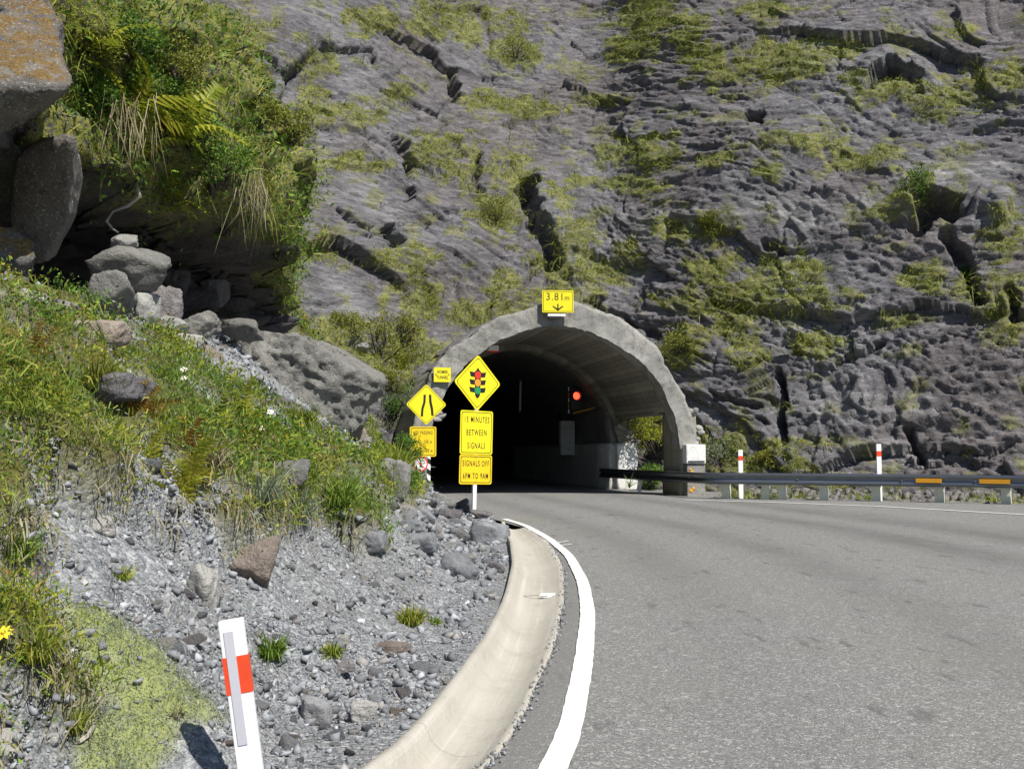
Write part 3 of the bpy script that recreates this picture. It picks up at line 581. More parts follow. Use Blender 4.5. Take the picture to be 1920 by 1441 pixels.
cl = np.concatenate([[0], np.cumsum(np.hypot(*np.diff(cp, axis=0).T))]); cvv = np.concatenate([np.linspace(0, 14.0, 220), np.linspace(14.1, cl[-1], 30)])
po = np.interp(cvv, cl, cp[:, 0]); pz = np.interp(cvv, cl, cp[:, 1])
ystar = pxy[:, 1]; lipk = np.interp(ystar, [8, 11, 13, 15, 17, 19, 24], [1.12, 1.08, 1.06, 1.06, 1.08, .95, .85]); cave = np.interp(ystar, [8, 11, 15.5, 17.5, 20], [1, 1, 1, .45, .0])
Z = 2.2 + (pz[None] - 2.2) * lipk[:, None]
O = po[None] * np.where((po[None] < 0) & (cvv[None] < 8.2), cave[:, None], 1)
KP = np.stack([pxy[:, 0:1] + nn[:, 0:1] * O, pxy[:, 1:2] + nn[:, 1:2] * O, Z], -1).reshape(-1, 3)
s2 = np.repeat(ss, len(cvv)); v2 = np.tile(cvv, len(ss)); P3k = np.stack([s2, v2, s2 * 0], -1)
g1, h1 = facets(s2 / 1.5 + fbm(P3k, 2, 5) * .4, v2 / 1.1, 111, .5, .3); g2, h2 = facets(s2 / .5, v2 / .36, 112, .16, .09)
dk = g1 * np.where(v2 < 8, 1.5, .7) + g2 * np.where(v2 < 8, 2.2, 1) + fbm(P3k * .6, 4, 113) * .35 + fbm(P3k * 4, 3, 114) * .05
n3 = np.repeat(np.column_stack([nn, np.full(len(nn), .25)]), len(cvv), 0)
KP += n3 * dk[:, None]
kveg = sstep(7.7, 8.5, v2 + fbm(P3k * 1.3, 3, 115) * .7)
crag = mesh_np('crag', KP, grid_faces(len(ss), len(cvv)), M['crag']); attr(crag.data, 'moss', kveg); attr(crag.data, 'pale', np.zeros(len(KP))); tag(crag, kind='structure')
bpy.context.view_layer.update(); DG = bpy.context.evaluated_depsgraph_get()
def hit(px, py, objs=None):
    d = ray(px, py); best = None
    for o in (objs or (bank, crag, cliff)):
        iv = o.matrix_world.inverted(); ok, loc, nor, _ = o.ray_cast(iv @ Vector(CAM), iv.to_3x3() @ Vector(d), depsgraph=DG)
        if ok:
            loc = o.matrix_world @ loc; nor = (o.matrix_world.to_3x3() @ nor).normalized()
            if best is None or (loc - Vector(CAM)).length < best[2]: best = (loc.copy(), nor.copy(), (loc - Vector(CAM)).length)
    return best
def drop(x, y, objs=None):
    best = None
    for o in (objs or (bank,)):
        ok, loc, nor, _ = o.ray_cast(Vector((x, y, 30)), Vector((0, 0, -1)), depsgraph=DG)
        if ok and (best is None or loc.z > best.z): best = loc.copy()
    return best
# ================================================================== TUNNEL PORTAL
portal = empty('tunnel_portal', T(0, 0, 0), 0, 'weathered grey concrete tunnel arch set into the foot of the rock cliff', 'tunnel')
PINV = portal.location.copy()
def loc(v): return np.asarray(v, float) - np.array(PINV)
pz_ = np.array(PROF); seg = np.concatenate([[0], np.cumsum(np.hypot(*np.diff(pz_, axis=0).T))])
def halfprof(n, thick=0.0, zmin=-.05, sc=1.0):
    u = np.linspace(0, seg[-1], 200); a = np.interp(u, seg, pz_[:, 0]) * sc; z = np.interp(u, seg, pz_[:, 1]) * np.where(True, sc if sc < 1 else 1, 1)
    ta, tz = np.gradient(a), np.gradient(z); L = np.hypot(ta, tz); na, nz = -tz / L, ta / L
    k = np.hanning(15); k /= k.sum(); na = np.convolve(np.pad(na, 7, mode='edge'), k, 'valid'); nz = np.convolve(np.pad(nz, 7, mode='edge'), k, 'valid')
    a, z = a + na * thick, z + nz * thick; a = np.maximum(a, 0); kpt = z >= zmin; a, z = a[kpt], z[kpt]
    q = np.concatenate([[0], np.cumsum(np.hypot(np.diff(a), np.diff(z)))]); w = np.linspace(0, q[-1], n)
    return np.stack([np.interp(w, q, a), np.interp(w, q, z)], -1)
def arch(n, thick, zl=-.05, zr=-.05, sc=1.0):          # left foot -> crown -> right foot
    l, r = halfprof(n, thick, zl, sc), halfprof(n, thick, zr, sc); l = l.copy(); l[:, 0] *= -1
    return np.concatenate([l[::-1], r[1:]])
def shell(name, l0, l1, t0, t1, mat, zl=-.05, zr=-.05, n=46, nl=24, rough=0.0, sc=1.0, seed=1, boards=0):
    A = arch(n, t0, zl, zr, sc); B = arch(n, t1, zl, zr, sc)
    if rough > .05: B = B + (B - A) * (fbm(np.column_stack([B * .9, B[:, 0] * 0]), 4, 33) * .45 + .04)[:, None]
    ls = np.linspace(l0, l1, nl); rad = np.linspace(0, 1, 7)
    rows = [(A, l) for l in ls] + [(A * (1 - r) + B * r, l1) for r in rad[1:-1]] + [(B, l) for l in ls[::-1]] + [(A * (1 - r) + B * r, l0) for r in rad[::-1][1:]]
    V = np.array([[T(l, a, z) for a, z in C_] for C_, l in rows]); sh = V.shape; V = V.reshape(-1, 3)
    if rough:
        d = np.stack([fbm(V * 3.4 + s, 4, seed + s) for s in (0, 5, 9)], -1) * rough + np.stack([fbm(V * 9 + s, 3, seed + s) for s in (0, 5, 9)], -1) * rough * .4; V = V + d
    o = mesh_np(name, loc(V), grid_faces(sh[0], sh[1]), mat, portal, True)
    if boards:
        q = np.concatenate([[0], np.cumsum(np.hypot(*np.diff(A, axis=0).T))]); attr(o.data, 'board', np.tile(q * boards, sh[0]))
    bm = bmesh.new(); bm.from_mesh(o.data); bmesh.ops.recalc_face_normals(bm, faces=bm.faces); bm.to_mesh(o.data); bm.free()
    return o
shell('arch_ring', -.28, .35, 0, .57, M['ring'], 1.2, 1.35, 110, 10, .055)
shell('vault', .34, 5.3, .015, .5, M['vault'], -.05, 2.42, 46, 20, .012, boards=5.5)
shell('inner_rib', 5.0, 5.7, -.16, .5, M['vault'], 1.5, 1.5, 46, 6, .03, boards=5.5)
shell('bore', 5.6, 75, -.02, .3, M['bore'], -.05, -.05, 46, 60, .10, seed=7)
# far end of what can be seen of the bore
A = arch(46, .1); mesh_np('bore_end', loc([T(74.5, a, z) for a, z in A] + [T(74.5, 0, .5)]), [[i, i + 1, len(A)] for i in range(len(A) - 1)], M['bore'], portal)
def solid(name, l0, l1, a0, a1, z0, z1, mat, rough=.03, seed=1, res=.09):
    n = [max(2, int(abs(d) / res) + 1) for d in (l1 - l0, a1 - a0, z1 - z0)]
    bm = bmesh.new(); bmesh.ops.create_cube(bm, size=1)
    bmesh.ops.subdivide_edges(bm, edges=bm.edges[:], cuts=9, use_grid_fill=True)
    V = np.array([v.co[:] for v in bm.verts]) + .5
    W_ = np.array([T(l0 + (l1 - l0) * a, a0 + (a1 - a0) * b, z0 + (z1 - z0) * c_) for a, b, c_ in V])
    W_ += np.stack([fbm(W_ * 3 + s, 4, seed + s) for s in (0, 4, 8)], -1) * rough
    for v, p in zip(bm.verts, loc(W_)): v.co = p
    me = bpy.data.meshes.new(name); bmesh.ops.recalc_face_normals(bm, faces=bm.faces); bm.to_mesh(me); bm.free(); me.materials.append(mat)
    me.polygons.foreach_set('use_smooth', [True] * len(me.polygons)); return link(name, me, portal)
solid('pier', -.2, 1.25, 3.7, 4.2, -.1, 2.5, M['vault'], .06, 3)
solid('pier', -.27, .35, -4.25, -3.72, -.1, 1.3, M['ring'], .05, 4)
solid('lintel', 1.0, 5.2, 3.42, 3.95, 2.4, 2.72, M['vault'], .02, 5)
solid('inner_wall', 5.15, 12, 3.25, 4.05, 1.52, 3.1, M['bore'], .16, 6)
solid('inner_wall', 5.1, 22, 3.2, 4.0, -.1, 1.55, M['dado'], .05, 8)
solid('painted_wall_end', 4.86, 5.14, 3.42, 4.15, -.1, 1.56, M['whitewash'], .05, 9)
solid('inner_wall', 6, 40, -4.2, -3.45, -.1, 1.5, M['dado'], .05, 12)
for k in range(46):                                     # rubble stones above the whitewash, on the buttress and in the left haunch
    g = np.random.default_rng(500 + k)
    if k < 14: l, a, z, s = 4.92 + g.uniform(-.05, .1), g.uniform(3.5, 4.2), g.uniform(1.58, 2.5), .13
    elif k < 34: l, a, z, s = -.18 + g.uniform(-.04, .06), g.uniform(3.84, 4.34), g.uniform(1.5, 2.5), .12
    else: l, a, z, s = -.28 + g.uniform(-.04, .04), -g.uniform(3.3, 3.75), g.uniform(2.15, 2.85), .12
    v, f = rock_verts(600 + k, 2, 9, .05, (s * g.uniform(.9, 1.5), s * .55, s * g.uniform(.6, 1)))
    o = mesh_np('stone', v, f, M['rockw'], portal, loc=loc(T(l, a, z)), rot=(g.uniform(-.3, .3), g.uniform(-.4, .4), TH))
buttress = empty('stone_buttress', T(-.1, 4.05, 0), TH, 'squat pale buttress block with orange lichen beside the tunnel arch', 'buttress')
bb = MB().box((.02, 0, .42), (.56, .75, .98)).data('body', M['ring'], bevel=.03); link('body', bb, buttress)
link('cap_block', MB().box((.0, -.02, 1.21), (.6, .82, .56)).data('cap_block', M['whitewash'], bevel=.04), buttress)
link('iron_strap', MB().box((.0, -.44, 1.0), (.5, .02, .035)).data('iron_strap', M['dark']), buttress)
for k, (a, z, r) in enumerate([(-.13, .68, .1), (-.08, .6, .07), (-.15, .16, .09), (-.08, .22, .06), (-.16, .77, .05)]):
    v, f = rock_verts(40 + k, 2, 7, .2, (r, .006, r * .8)); mesh_np('lichen_patch', v, f, M['rusty'], buttress, loc=(a, -.385, z))
# old slabs leaning on the left haunch of the arch
for k, (l, a, z, ln, w_, t, rot) in enumerate([(.5, -2.45, 4.62, 2.6, .9, .07, -33), (.3, -3.15, 4.0, 2.1, .8, .06, -42), (.15, -3.6, 3.3, 1.7, .7, .08, -52)]):
    v, f = rock_verts(70 + k, 4, 8, .05, (ln / 2, w_ / 2, t)); o = mesh_np('rock_slab', v, f, M['rockp'], loc=T(l, a, z), rot=(R(8), R(rot), TH))
    tag(o, ['long flat grey slab resting along the upper left shoulder of the tunnel arch', 'flat grey slab wedged halfway down the left shoulder of the tunnel arch', 'short grey slab lowest on the left shoulder of the tunnel arch'][k], 'rock slab')

# ------------------------------------------------------------------ text and sign helpers
def text(body, h, mat, parent, x, z, y, wscale=.8, bold=.012, name='lettering', space=1.0):
    cu = bpy.data.curves.new('t', 'FONT'); cu.body = body; cu.size = h / .7; cu.align_x = 'CENTER'; cu.offset = bold * h; cu.extrude = .0008; cu.space_character = space; cu.resolution_u = 3
    o = bpy.data.objects.new('t', cu); COL.objects.link(o); bpy.context.view_layer.update()
    me = bpy.data.meshes.new_from_object(o.evaluated_get(bpy.context.evaluated_depsgraph_get())); bpy.data.objects.remove(o); bpy.data.curves.remove(cu)
    v = np.array([p.co[:] for p in me.vertices]); v = np.stack([v[:, 0] * wscale + x, y - v[:, 2], v[:, 1] + z - h / 2], -1)
    me.vertices.foreach_set('co', v.astype(np.float32).ravel()); me.materials.clear(); me.materials.append(mat); me.update()
    return link(name, me, parent)
def rpoly(pts, r, n=5):
    out = []; m = len(pts)
    for i in range(m):
        p, a, b = Vector(pts[i]), Vector(pts[i - 1]), Vector(pts[(i + 1) % m]); da, db = (a - p).normalized(), (b - p).normalized()
        for k in range(n + 1):
            t = k / n; s_, e_ = p + da * r, p + db * r; out.append(tuple(s_ * (1 - t) ** 2 + p * 2 * t * (1 - t) + e_ * t * t))
    return out
def rect(w, h, cx=0, cz=0): return [(cx - w / 2, cz - h / 2), (cx + w / 2, cz - h / 2), (cx + w / 2, cz + h / 2), (cx - w / 2, cz + h / 2)]
def dia(d, cx=0, cz=0): return [(cx, cz - d), (cx + d, cz), (cx, cz + d), (cx - d, cz)]
def shrink(pts, k, c):
    return [((p[0] - c[0]) * k[0] + c[0], (p[1] - c[1]) * k[1] + c[1]) for p in pts]
def panel(parent, pts, c, size, mat, y, inset=.03, bw=.014, name='sign_panel', border=True):
    o = MB().plate(pts, y, y + .006).build(name, mat, parent)
    kx = lambda d: ((size[0] - 2 * d) / size[0], (size[1] - 2 * d) / size[1])
    if border: MB().ringplate(shrink(pts, kx(inset), c), shrink(pts, kx(inset + bw), c), y - .002, y - .0005).build('border', M['black'], o)
    return o
def disc(x, z, r, n=24): return [(x + r * math.cos(2 * math.pi * k / n), z + r * math.sin(2 * math.pi * k / n)) for k in range(n)]

# ---- main sign post
sp_ = gnd(890, 968); D = sp_[1]; px2m = D / FPX
zz = lambda py: at(888, py, D)[2]
sg = empty('warning_sign_post', (sp_[0], sp_[1], 0), R(36), 'white post carrying a traffic signals diamond above two yellow text plates', 'road sign')
sg.rotation_euler = (0, R(1.4), R(36))
zt = zz(664); MB().box((0, .035, (zt - .3) / 2), (.085, .05, zt - .3 + .3)).build('post', M['white'], sg, bevel=.006)
cz = zz(717); dd = (zz(664) - zz(770)) / 2
d1 = panel(sg, rpoly(dia(dd, 0, cz), .07), (0, cz), (2 * dd, 2 * dd), M['yellow'], 0, .05, .016)
hw_ = .2
MB().plate([(-.06, cz - .25), (-.02, cz - .31), (.02, cz - .31), (.06, cz - .25), (.075, cz + .22), (.04, cz + .25), (0, cz + .31), (-.04, cz + .25), (-.075, cz + .22)], -.003, -.0008).build('signal_body', M['black'], d1)
for k, (z, mt) in enumerate([(cz + .155, 'signred'), (cz, 'amber'), (cz - .155, 'green')]):
    for sx in (-1, 1):
        p = [(sx * .06, z - .045), (sx * .06, z + .05), (sx * .2, z + .065), (sx * .175, z - .035)]
        MB().plate(p if sx < 0 else p[::-1], -.0036, -.0014).build('visor', M['black'], d1)
    MB().plate(disc(0, z, .073), -.0055, -.004).build('lamp_disc', M[mt], d1)
def textplate(parent, w, ztop, zbot, lines, mat, th, y=0.0, ws=.62):
    h = ztop - zbot - .012; c = (ztop + zbot) / 2; o = panel(parent, rpoly(rect(w, h, 0, c), .05), (0, c), (w, h), mat, y, .028, .013)
    for sx in (-1, 1): MB().plate(disc(sx * w * .0 , c + sx * h * .41, .011, 10), y - .006, y).build('bolt', M['alu'], o)
    n = len(lines)
    for i, t in enumerate(lines): text(t, th, M['black'], o, 0, c + ((n - 1) / 2 - i) * (h / (n + .35)), y - .002, ws, .012, space=1.25)
    return o
textplate(sg, .78, zz(769), zz(852), ['15 MINUTES', 'BETWEEN', 'SIGNALS'], M['yellow'], .118, ws=.56)
textplate(sg, .78, zz(852), zz(908), ['SIGNALS OFF', '6PM TO 9AM'], M['yellowd'], .112, ws=.56)
# ---- second post, half hidden in the scrub
D2 = 24.6; b2 = at(797, 900, D2); zz2 = lambda py: at(800, py, D2)[2]
g2 = empty('warning_sign_post', (b2[0], D2, drop(b2[0], D2).z - .05), R(14), 'grey post carrying a narrow road diamond, a text plate and a round no walking sign', 'road sign')
z0 = g2.location.z; q2 = lambda py: zz2(py) - z0
MB().box((-.04, .03, (q2(740)) / 2 - .1), (.06, .04, q2(740) + .2)).build('post', M['alu'], g2)
cz = q2(758); dd = (q2(720) - q2(797)) / 2
d2 = panel(g2, rpoly(dia(dd, .02, cz), .06), (.02, cz), (2 * dd, 2 * dd), M['yellow'], 0, .035, .012)
for pts in ([(-.10, -.3), (-.04, -.3), (-.03, -.12), (.02, .05), (.03, .25), (-.03, .25), (-.035, .07), (-.085, -.1)], [(.17, -.28), (.23, -.28), (.215, -.1), (.175, .08), (.165, .25), (.105, .25), (.115, .06), (.155, -.12)]):
    s_ = dd / .52; MB().plate([(x * s_ - .02, cz + z * s_) for x, z in pts], -.0032, -.0008).build('narrowing_line', M['black'], d2)
o = textplate(g2, .66, q2(799), q2(856), ['USE PASSING', 'BAYS  100 m', 'AND  1000 m'], M['yellowd'], .085, -.02, .56); o.location.x = -.06
cz = q2(869); o = MB().plate(disc(-.12, cz, .18, 32), -.05, -.04).build('round_panel', M['white'], g2)
MB().ringplate(disc(-.12, cz, .18, 32), disc(-.12, cz, .15, 32), -.053, -.0505).build('red_ring', M['signred'], o)
mbx = MB().plate(disc(-.12, cz + .075, .026, 12), -.0525, -.0508)
for p in ([(-.15, -.1), (-.13, -.1), (-.1, .04), (-.13, .04)], [(-.095, -.1), (-.075, -.1), (-.1, .04), (-.13, .04)], [(-.16, -.01), (-.15, -.02), (-.11, .04), (-.13, .05)]):
    mbx.plate([(x, cz + z) for x, z in p], -.0525, -.0508)
mbx.build('walking_figure', M['black'], o)
MB().plate([(-.225, cz + .1), (-.215, cz + .11), (-.015, cz - .1), (-.025, cz - .11)], -.055, -.0532).build('slash', M['signred'], o)
# ---- striped hazard board at the left foot of the arch
hb = at(800, 930, 27.7); hm = empty('hazard_marker', (hb[0], 27.7, 0), TH, 'tall narrow board with black and white diagonal stripes at the foot of the tunnel arch', 'hazard marker')
bo = MB().box((0, 0, .58), (.2, .03, 1.16)).build('board', M['white'], hm)
for k in range(4):
    z = .02 + k * .3; MB().plate([(-.1, z + .13), (.1, z), (.1, z + .14), (-.1, z + .27)], -.0185, -.0155).build('stripe', M['black'], bo)
# ---- small name plate on the arch
zc = at(830, 703, 27.55); nm = empty('name_plate', (zc[0], 27.42, zc[2] - .2), TH, 'small square yellow name plate fixed to the left haunch of the arch', 'sign')
o = panel(nm, rect(.47, .4, 0, .2), (0, .2), (.47, .4), M['yellow'], 0, .02, .006, border=False)
text('HOMER', .085, M['black'], o, 0, .28, -.002, .72, .02); text('TUNNEL', .085, M['black'], o, 0, .13, -.002, .72, .02)
for sx in (-.18, .18): MB().box((sx, .12, .2), (.04, .24, .05)).build('bracket', M['alu'], nm)
# ---- clearance plate at the crown
zc = at(1046, 565, 27.95); cs = empty('clearance_sign', (zc[0], 27.95, zc[2] - .32), R(3), 'yellow clearance plate reading 3.81 m with a down arrow over the arch crown', 'sign')
o = panel(cs, rpoly(rect(.89, .63, 0, .32), .03), (0, .32), (.89, .63), M['yellow'], 0, .028, .012)
text('3.81', .21, M['black'], o, -.08, .46, -.002, .9, .0, space=1.15); text('m', .15, M['black'], o, .26, .43, -.002, .9, .0)
MB().plate([(-.018, .12), (-.14, .2), (-.15, .17), (0, .05), (.15, .17), (.14, .2), (.018, .12), (.018, .25), (-.018, .25)], -.0032, -.0008).build('down_arrow', M['black'], o)
for sx in (-.3, .3): MB().box((sx, .2, .2), (.04, .38, .05)).build('bracket', M['alu'], cs)
o = MB().box((-.03, .12, -.06), (.5, .2, .07)).build('lamp_bar', M['white'], cs); MB().box((-.08, .1, -.125), (.34, .14, .06)).build('lamp_housing', M['dark'], o)

# ---- lamps, signal and pipes inside the tunnel
ls_ = at(1080, 742, 35.8); ts_ = empty('traffic_signal', tuple(ls_), TH, 'single red lit traffic light bracketed to the right wall inside the tunnel', 'traffic light')
MB().box((0, .1, -.1), (.36, .2, .8)).build('housing', M['dark'], ts_, bevel=.03)
MB().plate(disc(0, 0, .13, 28), -.012, .0).build('red_lens', M['lens'], ts_)
vz = []; 
MB().ringplate(disc(0, 0, .165, 28), disc(0, 0, .145, 28), -.16, .0).build('visor', M['dark'], ts_)
for k in range(5): MB().box((-.27, .02, .25 - k * .2), (.03, .03, .14)).build('backing_board_edge', M['rusty'] if k % 2 else M['white'], ts_)
MB().tube([(-.1, .05, -.62), (.4, .0, -.5), (1.0, -.1, -.32)], .03, 6).build('wall_bracket', M['rusty'], ts_)
lf = at(924, 653, 30.2); lo_ = empty('tunnel_lamp', tuple(lf), TH, 'small pale lamp box hanging under the left side of the vault', 'lamp')
MB().box((0, 0, 0), (.32, .3, .16)).build('body', M['white'], lo_, bevel=.015); MB().box((.02, 0, -.1), (.28, .26, .04)).build('red_edge', M['signred'], lo_); MB().tube([(0, 0, .08), (-.05, 0, .3)], .02).build('hanger', M['dark'], lo_)
lf = at(975, 742, 42); lo_ = empty('tunnel_lamp', tuple(lf), TH, 'thin upright pale tube lamp deep inside the dark tunnel', 'lamp')
MB().tube([(0, 0, -.65), (.03, 0, .65)], .045).build('tube', M['white'], lo_); MB().box((-.02, .05, -.68), (.2, .12, .06)).build('holder', M['dark'], lo_)
cb = MB().box((0, 0, .65), (.55, .3, 1.3)).build('service_cabinet', M['dado'], None, loc=T(9.5, 2.9, 1.15), rot=(0, 0, TH))
tag(cb, 'dim grey service cabinet fixed high on the right tunnel wall', 'cabinet')

# ------------------------------------------------------------------ guardrail
gpts = np.array([T(5.2, 2.95, 0)[:2], T(2.0, 3.2, 0)[:2], T(-.35, 3.55, 0)[:2], (5.3, 27.35), (6.9, 26.75), (8.5, 26.15), (10.2, 25.4), (12.0, 24.4), (14.2, 22.9), (17, 20.4), (20, 17)])
gs = np.concatenate([[0], np.cumsum(np.hypot(*np.diff(gpts, axis=0).T))]); gu = np.linspace(0, gs[-1], 120)
gx_, gy_ = np.interp(gu, gs, gpts[:, 0]), np.interp(gu, gs, gpts[:, 1]); k = np.hanning(9); k /= k.sum()
gx_ = np.convolve(np.pad(gx_, 4, mode='reflect', reflect_type='odd'), k, 'valid'); gy_ = np.convolve(np.pad(gy_, 4, mode='reflect', reflect_type='odd'), k, 'valid')
gt = np.gradient(np.stack([gx_, gy_], -1), axis=0); gt /= np.linalg.norm(gt, axis=1)[:, None]; gn = np.stack([gt[:, 1], -gt[:, 0]], -1)     # towards the road
rail = empty('guardrail', (gx_[40], gy_[40], 0), 0, 'long steel guardrail on pale posts running from the tunnel along the cliff foot', 'guardrail')
rl = np.array(rail.location)
RT = .71; wp = [(0, 0), (.02, 0), (.075, -.035), (.08, -.05), (.075, -.085), (.012, -.135), (.012, -.175), (.075, -.225), (.08, -.26), (.075, -.275), (.02, -.31), (0, -.31)]
wp2 = wp + [(o_ - .008, z_) for o_, z_ in wp[::-1]]
cuts = [0, 24, 48, 72, 96, 119]
for i in range(len(cuts) - 1):
    r_ = np.arange(cuts[i], cuts[i + 1] + 1); off = .004 * (i % 2)
    V = np.stack([np.column_stack([gx_[r_] + gn[r_, 0] * (o_ + off), gy_[r_] + gn[r_, 1] * (o_ + off), np.full(len(r_), RT + z_ + off)]) for o_, z_ in wp2])
    f = grid_faces(len(wp2), len(r_), True); o = mesh_np('rail_beam', V.reshape(-1, 3) - rl, f, M['galv'], rail)
pdat = MB().box((0, .2, .26), (.22, .2, .72)).data('post', M['pgrey'], bevel=.01)
bdat = MB().box((-.04, .03, .43), (.34, .13, .1)).data('spacer', M['pgrey'], bevel=.008)
pgaps = [(1350, 936), (1425, 937), (1462, 937), (1548, 939), (1642, 941), (1755, 944), (1886, 949)]
for (px, py) in pgaps + [(2040, 960), (2200, 975)]:
    tt = (px - 960) / FPX; i = int(np.argmin(np.abs(gx_ / gy_ - tt))); o = link('post', pdat, rail, loc=(gx_[i] - rl[0], gy_[i] - rl[1], 0), rot=(0, 0, math.atan2(gt[i, 1], gt[i, 0])))
    o.location -= Vector((gn[i, 0] * -.0, gn[i, 1] * -.0, 0)); s_ = link('spacer', bdat, rail, loc=(gx_[i] - gn[i, 0] * .07 - rl[0], gy_[i] - gn[i, 1] * .07 - rl[1], -.02), rot=(0, 0, math.atan2(gt[i, 1], gt[i, 0])))
    o.location.x -= gn[i, 0] * .02; o.location.y -= gn[i, 1] * .02
i = 14
MB().box((0, 0, .3), (.09, .06, .7)).build('post', M['white'], rail, loc=(gx_[i] - gn[i, 0] * .1 - rl[0], gy_[i] - gn[i, 1] * .1 - rl[1], 0))
for px, wd in [(1740, .66), (1868, .74)]:
    i = int(np.argmin(np.abs(gx_ / gy_ - (px - 960) / FPX))); MB().box((0, 0, 0), (wd * .92, .012, .11)).build('reflector_strip', M['rusty'], rail, loc=(gx_[i] + gn[i, 0] * .09 - rl[0], gy_[i] + gn[i, 1] * .09 - rl[1], RT - .155), rot=(0, 0, math.atan2(gt[i, 1], gt[i, 0])))
for px in (1296, 1500, 1680, 1830):
    i = int(np.argmin(np.abs(gx_ / gy_ - (px - 960) / FPX))); MB().tube([(0, 0, 0), (gn[i, 0] * .1, gn[i, 1] * .1, 0)], .02, 8).build('bolt', M['alu'], rail, loc=(gx_[i] - rl[0], gy_[i] - rl[1], RT - .155))

# ------------------------------------------------------------------ edge marker posts
def marker(base, h, w, t, tilt, rz, lab, strip_=False, band=(.75, .9)):
    e = empty('edge_marker_post', base, 0, lab, 'marker post', 'edge marker posts'); e.rotation_euler = (tilt[0], tilt[1], rz)
    MB().box((0, 0, h / 2 - .2), (w, t, h + .4)).build('post', M['white'], e, bevel=.004)
    z0_, z1_ = band[0] * h, band[1] * h
    o = MB().ringplate([(-w / 2 - .002, -t / 2 - .002), (w / 2 + .002, -t / 2 - .002), (w / 2 + .002, t / 2 + .002), (-w / 2 - .002, t / 2 + .002)], [(-w / 2, -t / 2), (w / 2, -t / 2), (w / 2, t / 2), (-w / 2, t / 2)], 0, z1_ - z0_).build('red_band', M['red'], e, rot=(-math.pi / 2, 0, 0)); o.rotation_euler = (math.pi / 2, 0, 0); o.location.z = z1_
    o.location = (0, 0, z0_); o.rotation_euler = (math.pi / 2, 0, 0); o.scale = (1, 1, 1)
    if strip_: MB().box((-w * .14, -t / 2 - .0018, h * .62), (w * .38, .0036, h * .64)).build('reflective_strip', M['refl'], e)
    return e
PD = 3.85; fp = at(476, 1530, PD); fz_ = drop(fp[0], PD).z
tp = at(434, 1156, PD); hgt = tp[2] - fz_
marker((fp[0], PD, fz_), hgt, .092, .045, (0, -math.atan2(fp[0] - tp[0], hgt), 0), R(9), 'leaning white marker post with red band and grey reflective strip on the gravel', True, (1 - .275 / hgt, 1 - .135 / hgt))
for px, pt, lab in [(1388, 843, 'white red banded marker post behind the guardrail beside bushy grass by the tunnel'), (1647, 832, 'white red banded marker post behind the guardrail in front of bare rock')]:
    i = int(np.argmin(np.abs(gx_ / gy_ - (px - 960) / FPX))); yb = gy_[i] + .32; b_ = at(px, pt, yb); marker((b_[0], yb, -.05), b_[2] + .05, .125, .05, (0, 0, 0), R(5), lab, False, (.79, .88))
# ================================================================== ROCKS
def sil_rock(name, poly, depth, thick, mat, sub=5, rough=.06, seed=1, lean=0.0, back=.6, crackf=3.0, front=None, parent=None):
    P = np.array([at(x, y, depth) for x, y in poly]); c = P.mean(0); q = P[:, [0, 2]] - c[[0, 2]]
    area = sum(q[i][0] * q[(i + 1) % len(q)][1] - q[(i + 1) % len(q)][0] * q[i][1] for i in range(len(q)))
    if area < 0: q = q[::-1]
    g = np.random.default_rng(seed); nrm_, dst = [], []
    for i in range(len(q)):
        a, b = q[i], q[(i + 1) % len(q)]; e = b - a; n2 = np.array([e[1], -e[0]]); n2 /= np.linalg.norm(n2) + 1e-9; dd_ = n2 @ a
        A3, B3 = np.array([a[0], 0, a[1]]) + c, np.array([b[0], 0, b[1]]) + c; n_ = np.cross(A3 - CAM, B3 - CAM); n_ /= np.linalg.norm(n_); n_ *= np.sign(n_ @ (A3 - c)); n_[1] += g.uniform(-.12, .12); n_ /= np.linalg.norm(n_)
        nrm_.append(n_); dst.append(max(.05, n_ @ ((A3 + B3) / 2 - c)))
    for k in range(4):
        n_ = np.array([g.uniform(-.45, .45), -1, g.uniform(-.35, .5)]) if not front or k >= len(front) else np.array([front[k][0], -1, front[k][1]]); L = np.linalg.norm(n_); nrm_.append(n_ / L); dst.append(thick * (front[k][2] if front and k < len(front) and len(front[k]) > 2 else g.uniform(.42, .62)) / (L if front and k < len(front) and len(front[k]) > 2 else 1))
    nrm_.append(np.array([0, 1, 0])); dst.append(thick * back)
    d, f = ico(sub); qq = d @ np.array(nrm_).T; r = np.where(qq > .02, np.array(dst) / np.maximum(qq, .02), 99).min(1)
    p = d * r[:, None]; sz = np.abs(q).max()
    f3_, _ = facets((p[:, 0] + p[:, 1] * .7) * crackf / sz + seed, (p[:, 2] - p[:, 1] * .5) * crackf * 1.4 / sz, seed, .09 * sz, .05 * sz)
    f4_, _ = facets((p[:, 0] - p[:, 1] * .6) * crackf * 3.3 / sz + seed, (p[:, 2] + p[:, 1] * .6) * crackf * 4.2 / sz, seed + 5, .04 * sz, .022 * sz); f5_, _ = facets((p[:, 0] + p[:, 1] * .8) * crackf * 9 / sz, (p[:, 2] - p[:, 1] * .4) * crackf * 12 / sz, seed + 7, .015 * sz, .009 * sz)
    p += d * (f3_ * rough * 6 + f4_ * rough * 11 + f5_ * rough * 12 + fbm(p * 2.6 / sz + seed, 6, seed, .6) * rough * sz * 1.1)[:, None]
    o = mesh_np(name, p, f, mat, parent, loc=tuple(c)); return o
